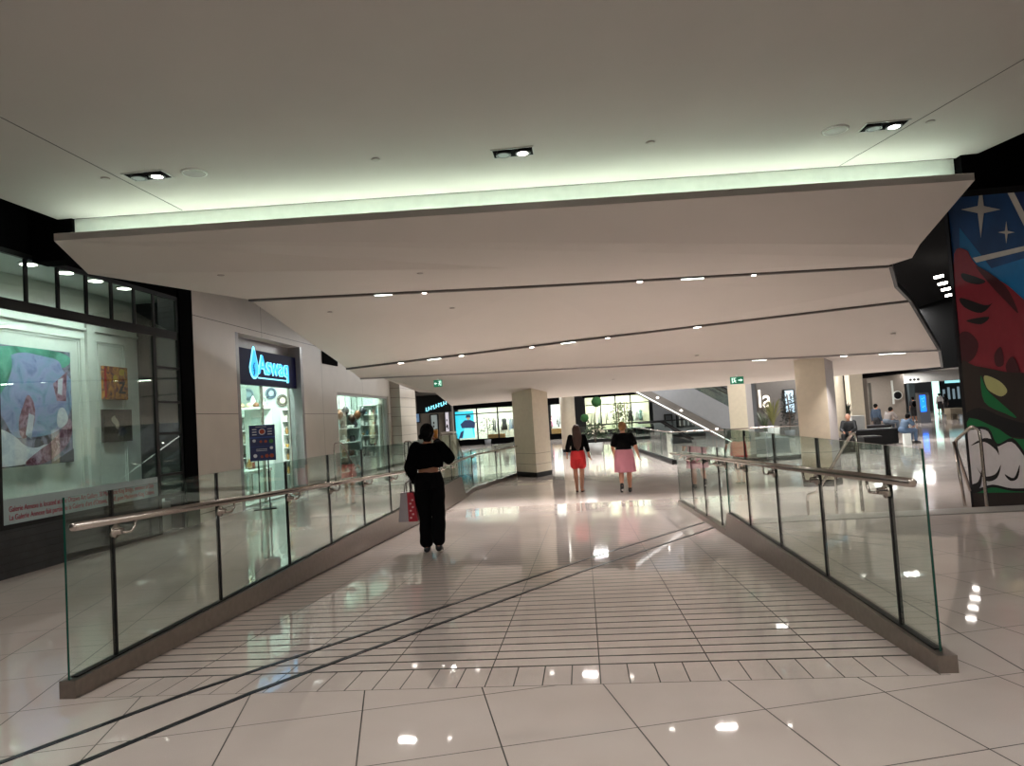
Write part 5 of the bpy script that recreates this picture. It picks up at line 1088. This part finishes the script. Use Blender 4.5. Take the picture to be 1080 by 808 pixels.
def hair_fn(kind):
    def f(J):
        H = J['head']
        if kind == 'bun': return [('ball', H + V(0, -.02, .02), (.093, .098, .108)), ('ball', H + V(-.01, -.095, .0), (.065, .055, .07)), ('ball', H + V(0, -.03, -.07), (.06, .06, .06)), ('ball', H + V(-.08, -.06, -.045), (.03, .03, .035))]
        if kind == 'long': return [('ball', H + V(0, -.018, .02), (.09, .1, .105)), ('limb', [H + V(0, -.05, .02), H + V(0, -.085, -.12), H + V(.005, -.12, -.26), H + V(.01, -.13, -.4), H + V(.01, -.125, -.5)], [.09, .095, .09, .075, .04]), ('limb', [H + V(-.03, -.05, 0), H + V(-.05, -.1, -.2), H + V(-.04, -.12, -.4)], [.07, .06, .045]), ('limb', [H + V(.03, -.05, 0), H + V(.06, -.1, -.2), H + V(.05, -.12, -.4)], [.07, .06, .045])]
        if kind == 'short': return [('ball', H + V(0, -.022, .025), (.094, .1, .105)), ('ball', H + V(0, -.055, -.03), (.07, .055, .06))]
        return [('ball', H + V(0, -.02, .028), (.083, .09, .094))]
    return f
black = mat('black cloth', '#050506', .85, spec=.08); blackk = mat('black knit', '#040405', .95, spec=.06)
HB = mat('black hair', '#080706', .8, spec=.12); HBR = mat('long brown hair', '#3b2218', .65); HBL = mat('short blonde hair', '#80592f', .7)
# the woman in black on the ramp
yw = 8.98; fw_ = V(-2.01, yw, ramp_z(yw))
J = standJ(elR=(.27, .05, 1.2), shR=(.155, 0, 1.34), wrR=(.15, .12, 1.42), hdR=(-.1, .0, .12), elL=(-.225, -.05, 1.1), wrL=(-.2, .1, .93), shL=(-.15, 0, 1.34), hdL=(.04, .1, -.08), anR=(.095, -.14, .12), toR=(.1, .02, .03), knR=(.1, .0, .5), anL=(-.075, .03, .085), toL=(-.08, .18, .03), knL=(-.08, .04, .48), head=(0.01, .02, 1.535), curl=.9)
J['wrR'] = V(.125, .13, 1.40)
wb, TW = person('woman in cropped black sweater and black wide trousers walking up to the far end of ramp'.replace('walking up to the far end of', 'walking away down the'), fw_, math.radians(6), 1.0, J, [
    ('trousers', pants_fn(1, .02, 1.0, .022), black, .016), ('sweater', top_fn(1, .02, .5, 1.05, .022), blackk, .016), ('hair', hair_fn('bun'), HB, .006),
    ('shoe', shoe_fn('L'), cm('#16161a', .5), 0), ('shoe_sole', shoe_fn('L', True), cm('#c9c9c6', .5), 0), ('shoe', shoe_fn('R'), cm('#16161a', .5), 0), ('shoe_sole', shoe_fn('R', True), cm('#c9c9c6', .5), 0)], .0065, SKIN2)
hp = TW @ (J['wrR'] + V(-.05, .03, .1))
b = MB(); b.lathe(hp + V(.02, .03, -.05), [(.03, 0), (.038, .1), (.04, .105)], 18); b.lathe(hp + V(.02, .03, .055), [(.04, 0), (.036, .015)], 18, 1); tag(b.build('drink_cup', [cm('#c98a3a', .4), cm('#e0b070', .4)]), 'orange cup held up by the woman in black', 'cup')
# tote bag at her left side
bc = TW @ V(-.285, .06, .62)
tg = thing('shopping_bag', 'white and red shopping bag hanging from the arm of the woman in black', 'bag', (bc.x, bc.y, bc.z - .22))
b = MB(); z0, z1 = bc.z - .21, bc.z + .16
def bagring(hx, hy, z): return [(bc.x - hx, bc.y - hy, z), (bc.x + hx, bc.y - hy, z), (bc.x + hx, bc.y + hy, z), (bc.x - hx, bc.y + hy, z)]
fs = b.hull(bagring(.125, .085, z0), bagring(.085, .07, z1), 0)
b.bm.faces.ensure_lookup_table(); b.build('bag_body', cm('#9c9397'), tg)
b = MB(); b.hull([(bc.x + .01, bc.y - .088, z0), (bc.x + .128, bc.y - .088, z0), (bc.x + .128, bc.y + .088, z0), (bc.x + .01, bc.y + .088, z0)], [(bc.x + .0, bc.y - .073, z1), (bc.x + .088, bc.y - .073, z1), (bc.x + .088, bc.y + .073, z1), (bc.x + 0, bc.y + .073, z1)]); b.build('red_side', cm('#a3142a', .4), tg)
b = MB()
for k in range(6): b.box((bc.x + .03 + .03 * (k % 2), bc.y - .094, z0 + .04 + .045 * k), (bc.x + .055 + .03 * (k % 2), bc.y - .08, z0 + .06 + .045 * k))
b.build('printed_motif', cm('#d9a0a4'), tg)
ew = TW @ (J['wrL'])
for sx in (-.04, .05): b = MB(); b.tube([(bc.x + sx, bc.y - .06, z1 - .01), (bc.x + sx * .6, bc.y - .03, z1 + .12), (ew.x + sx * .2, ew.y, ew.z + .035), (bc.x + sx * .6, bc.y + .04, z1 + .12), (bc.x + sx, bc.y + .06, z1 - .01)], .007, 6); b.build('strap', cm('#2a1518'), tg)
# woman in red shorts
J = standJ(knL=(-.08, .03, .49), anL=(-.07, .04, .085), toL=(-.06, .17, .03), anR=(.05, -.02, .085), knR=(.075, 0, .48), toR=(.09, .11, .03), elL=(-.24, -.05, 1.1), wrL=(-.26, .08, .93), elR=(.23, -.02, 1.1), wrR=(.28, .05, .88))
pw = onZ(612, 519, LOW)
person('woman with long brown hair, black top and red shorts walking away', V(pw.x, pw.y, LOW), math.radians(3), 1.0, J, [
    ('shorts', pants_fn(.27, .012, .98, .012, .0), mat('red shorts', '#d0282c', .7), .005), ('top', top_fn(.7, .012, .2, .95), black, .005), ('hair', hair_fn('long'), HBR, .008),
    ('sandal', shoe_fn('L', True), cm('#4a3024', .6), 0), ('sandal', shoe_fn('R', True), cm('#4a3024', .6), 0)], .008)
rp = onY(622, 480, pw.y); b = MB(); b.ball((rp.x - .02, rp.y + .1, rp.z - .01), (.03, .02, .045)); b.box((rp.x - .035, rp.y + .09, rp.z - .06), (rp.x - .005, rp.y + .11, rp.z + .02)); tag(b.build('small_red_purse', cm('#a02028')), 'small red pouch in the hand of the woman in red shorts', 'purse')
# blonde person in pink shorts
J = standJ(anL=(-.1, -.22, .2), knL=(-.095, .02, .48), toL=(-.11, -.14, .06), knR=(.09, .05, .49), anR=(.085, .06, .085), toR=(.1, .21, .03), shL=(-.17, 0, 1.31), shR=(.17, 0, 1.31), elL=(-.25, -.02, 1.07), wrL=(-.22, .06, .86), elR=(.27, -.06, 1.08), wrR=(.33, -.02, .86))
pw = onZ(661, 519.5, LOW)
person('person with short blonde hair, black shirt and baggy pink shorts walking away', V(pw.x, pw.y, LOW), math.radians(-2), 1.0, J, [
    ('shorts', lambda J: [('loft', [((0.005, 0, .48), .262, .19), ((0, 0, .7), .245, .18), ((0, 0, .9), .22, .165), ((0, 0, 1.01), .2, .15)])], mat('pink shorts', '#cd8796', .8), .012), ('shirt', top_fn(.36, .016, .25, 1.14), black, .008), ('hair', hair_fn('short'), HBL, .006),
    ('shoe', shoe_fn('L'), cm('#121214', .6), 0), ('shoe_sole', shoe_fn('L', True), cm('#d0c8c8', .5), 0), ('shoe', shoe_fn('R'), cm('#121214', .6), 0), ('shoe_sole', shoe_fn('R', True), cm('#d0b8b8', .5), 0)], .008, build=1.25)
ph = onY(648, 480, pw.y); b = MB(); b.box((ph.x - .02, ph.y + .1, ph.z - .07), (ph.x + .02, ph.y + .115, ph.z + .07), 0); tag(b.build('mobile_phone', M['black'], bevel=.004), 'black phone in left hand of the blonde person', 'phone')
# distant people
def far_person(lab, px, Y, rot, J, tc, pc, hk='short', skin=SKIN, z=LOW, frac=1.0, slv=1.0, hc=None, zoff=0, sc=1.0, extra=None):
    p = onY(px, 440, Y); d = [('trousers', pants_fn(frac, .015), cm(pc), 0), ('shirt', top_fn(slv, .018, .1), cm(tc), 0), ('hair', hair_fn(hk), hc or HB, 0), ('shoe', shoe_fn('L'), cm('#17171a'), 0), ('shoe', shoe_fn('R'), cm('#17171a'), 0)]
    if extra: d.append(extra)
    return person(lab, V(p.x, Y, z + zoff), rot, sc, J, d, .016, skin)
def sitJ(**k): J = seatJ(**k); J['sit'] = True; return J
zs3 = B3[2] - (LOW + .42)
far_person('seated bald man in black sweater on the nearest black bench', 894.5, 25.2, math.radians(150), sitJ(lean=.02), '#0d0d10', '#101013', 'bald', SKIN, zoff=B3[2] - LOW - .40, hc=mat('grey stubble', '#8a7060', .7), slv=1)
far_person('seated person in blue shirt leaning over a phone at the bench end', 951, 27.9, math.radians(-75), sitJ(lean=.22), '#4a6078', '#4d6480', 'short', SKIN2, zoff=0, slv=.35)
far_person('seated person in grey shirt looking down on the rear bench', 935, 31.6, math.radians(-70), sitJ(lean=.2), '#7c7470', '#56606c', 'short', SKIN2, zoff=B4[2] - LOW - .40)
far_person('person in dark blue jacket seated high behind the grey shirted person', 924.5, 32.6, math.radians(-60), standJ(), '#26384c', '#101014', 'short', SKIN, zoff=0, sc=.92)
far_person('standing person with dark backpack facing away in the corridor', 964.5, 47.5, math.radians(0), standJ(), '#2a2628', '#1c1c20', 'short', SKIN2, frac=.5, slv=.4, extra=('backpack', lambda J: [('ball', V(0, -.18, 1.2), (.14, .1, .2))], black, 0))
far_person('distant walker in white shirt beside a walker in black', 992.5, 62, math.radians(0), standJ(), '#c9c6c4', '#17171a', 'short', SKIN2, frac=.5, sc=1.05)
far_person('distant walker in black beside a walker in white', 998.5, 63, math.radians(0), standJ(), '#101013', '#17171a', 'long', SKIN2, sc=1.0)
b = MB(); wp = onY(955.5, 458, 27.7); b.hull([(wp.x - .12, 27.55, LOW), (wp.x + .12, 27.55, LOW), (wp.x + .12, 27.75, LOW), (wp.x - .12, 27.75, LOW)], [(wp.x - .13, 27.6, LOW + .4), (wp.x + .13, 27.6, LOW + .4), (wp.x + .13, 27.7, LOW + .4), (wp.x - .13, 27.7, LOW + .4)]); tag(b.build('white_bag', M['white']), 'white shopping bag on floor before the seated person in blue', 'bag')

# ================================================================== LIGHT
W = bpy.data.worlds.new('world'); bpy.context.scene.world = W; W.use_nodes = True
W.node_tree.nodes['Background'].inputs[0].default_value = (1, .985, .97, 1); W.node_tree.nodes['Background'].inputs[1].default_value = .45
# twin spots of the near hall, then its added fill lamps
for p in tl: spot('twin spot', (p.x + .1, p.y, 4.15), (p.x + .1, p.y - .6, 0), 60, 95, .8, (1, .94, .9), .03)
b = MB(); b.box((-6.9, -9.3, 0), (10.5, -9, 5.4)); struct('wall_back', b, M['stone'])
b = MB(); b.box((XM + .1, -9, 0), (XM + .5, 3, 5.4)); struct('wall_right', b, M['stone'])
n_ = 0
for x in (-4.2, 0, 4.2):  # unseen panels and lamps added overhead to fill the near hall with light
    for y in (-6, -2.5, 1.2):
        n_ += 1; area('added hall light', (x, y, 4.17), (x, y, 0), .9, .9, 42, (1, .96, .93))
        b = MB(); b.box((x - .47, y - .47, 4.178), (x + .47, y + .47, 4.2)); tag(b.build('added_light_panel', M['lampdim']), 'added square light panel, out of view, brightening the near hall', 'ceiling light', 'added fill panels')
# slot lamps
for si, x, ln, kd in slot_lights:
    a, mm_, c, w = slots[si]; p, t = along(x, a, mm_, c)
    if kd == 'spot': spot('slot spot', p + V(0, 0, -.05), (p.x, p.y - .5, -.4), 420, 92, .9, (1, .93, .89), .012)
    else: area('slot lamp', p + V(0, 0, -.05), (p.x, p.y, -1), .28, .05, 7, (1, .93, .88))
# corridor lamps, plus unseen lamps added to brighten the lower level and far hall
for x, y, e in ((-2, 27, 160), (2, 30, 160), (-4, 38, 220), (2, 42, 220), (8, 30, 260), (12, 36, 260), (17, 42, 260), (22, 52, 300), (26, 64, 300), (-8, 47, 220), (0, 52, 260), (8, 22, 220), (5, 19, 150), (0, 18, 70), (2, 24.5, 260), (-3, 20, 90), (20, 44, 300), (14, 30, 260)):
    if x > 12 and 30 <= y <= 45: area('corridor lamp', (x, y, 2.66), (x, y, 0), 1.2, .3, e * .35, (1, .98, .95))
    e *= 2.2 if y > 21 else 1
    zc = 4.8 if not (y < 24 and x < 7) else 2.2
    if zc < 3: spot('lower added hall light', (x, y, 2.0), (x, y, -1), e, 130, .9, (1, .93, .88))
    else: area('added far lamp', (x, y, 4.8), (x, y, 0), 2.5, .5, e, (1, .98, .95))

vs = bpy.context.scene.view_settings; vs.view_transform = 'Standard'; vs.look = 'None'; vs.gamma = 1; vs.exposure = 0.2; vs.use_curve_mapping = False
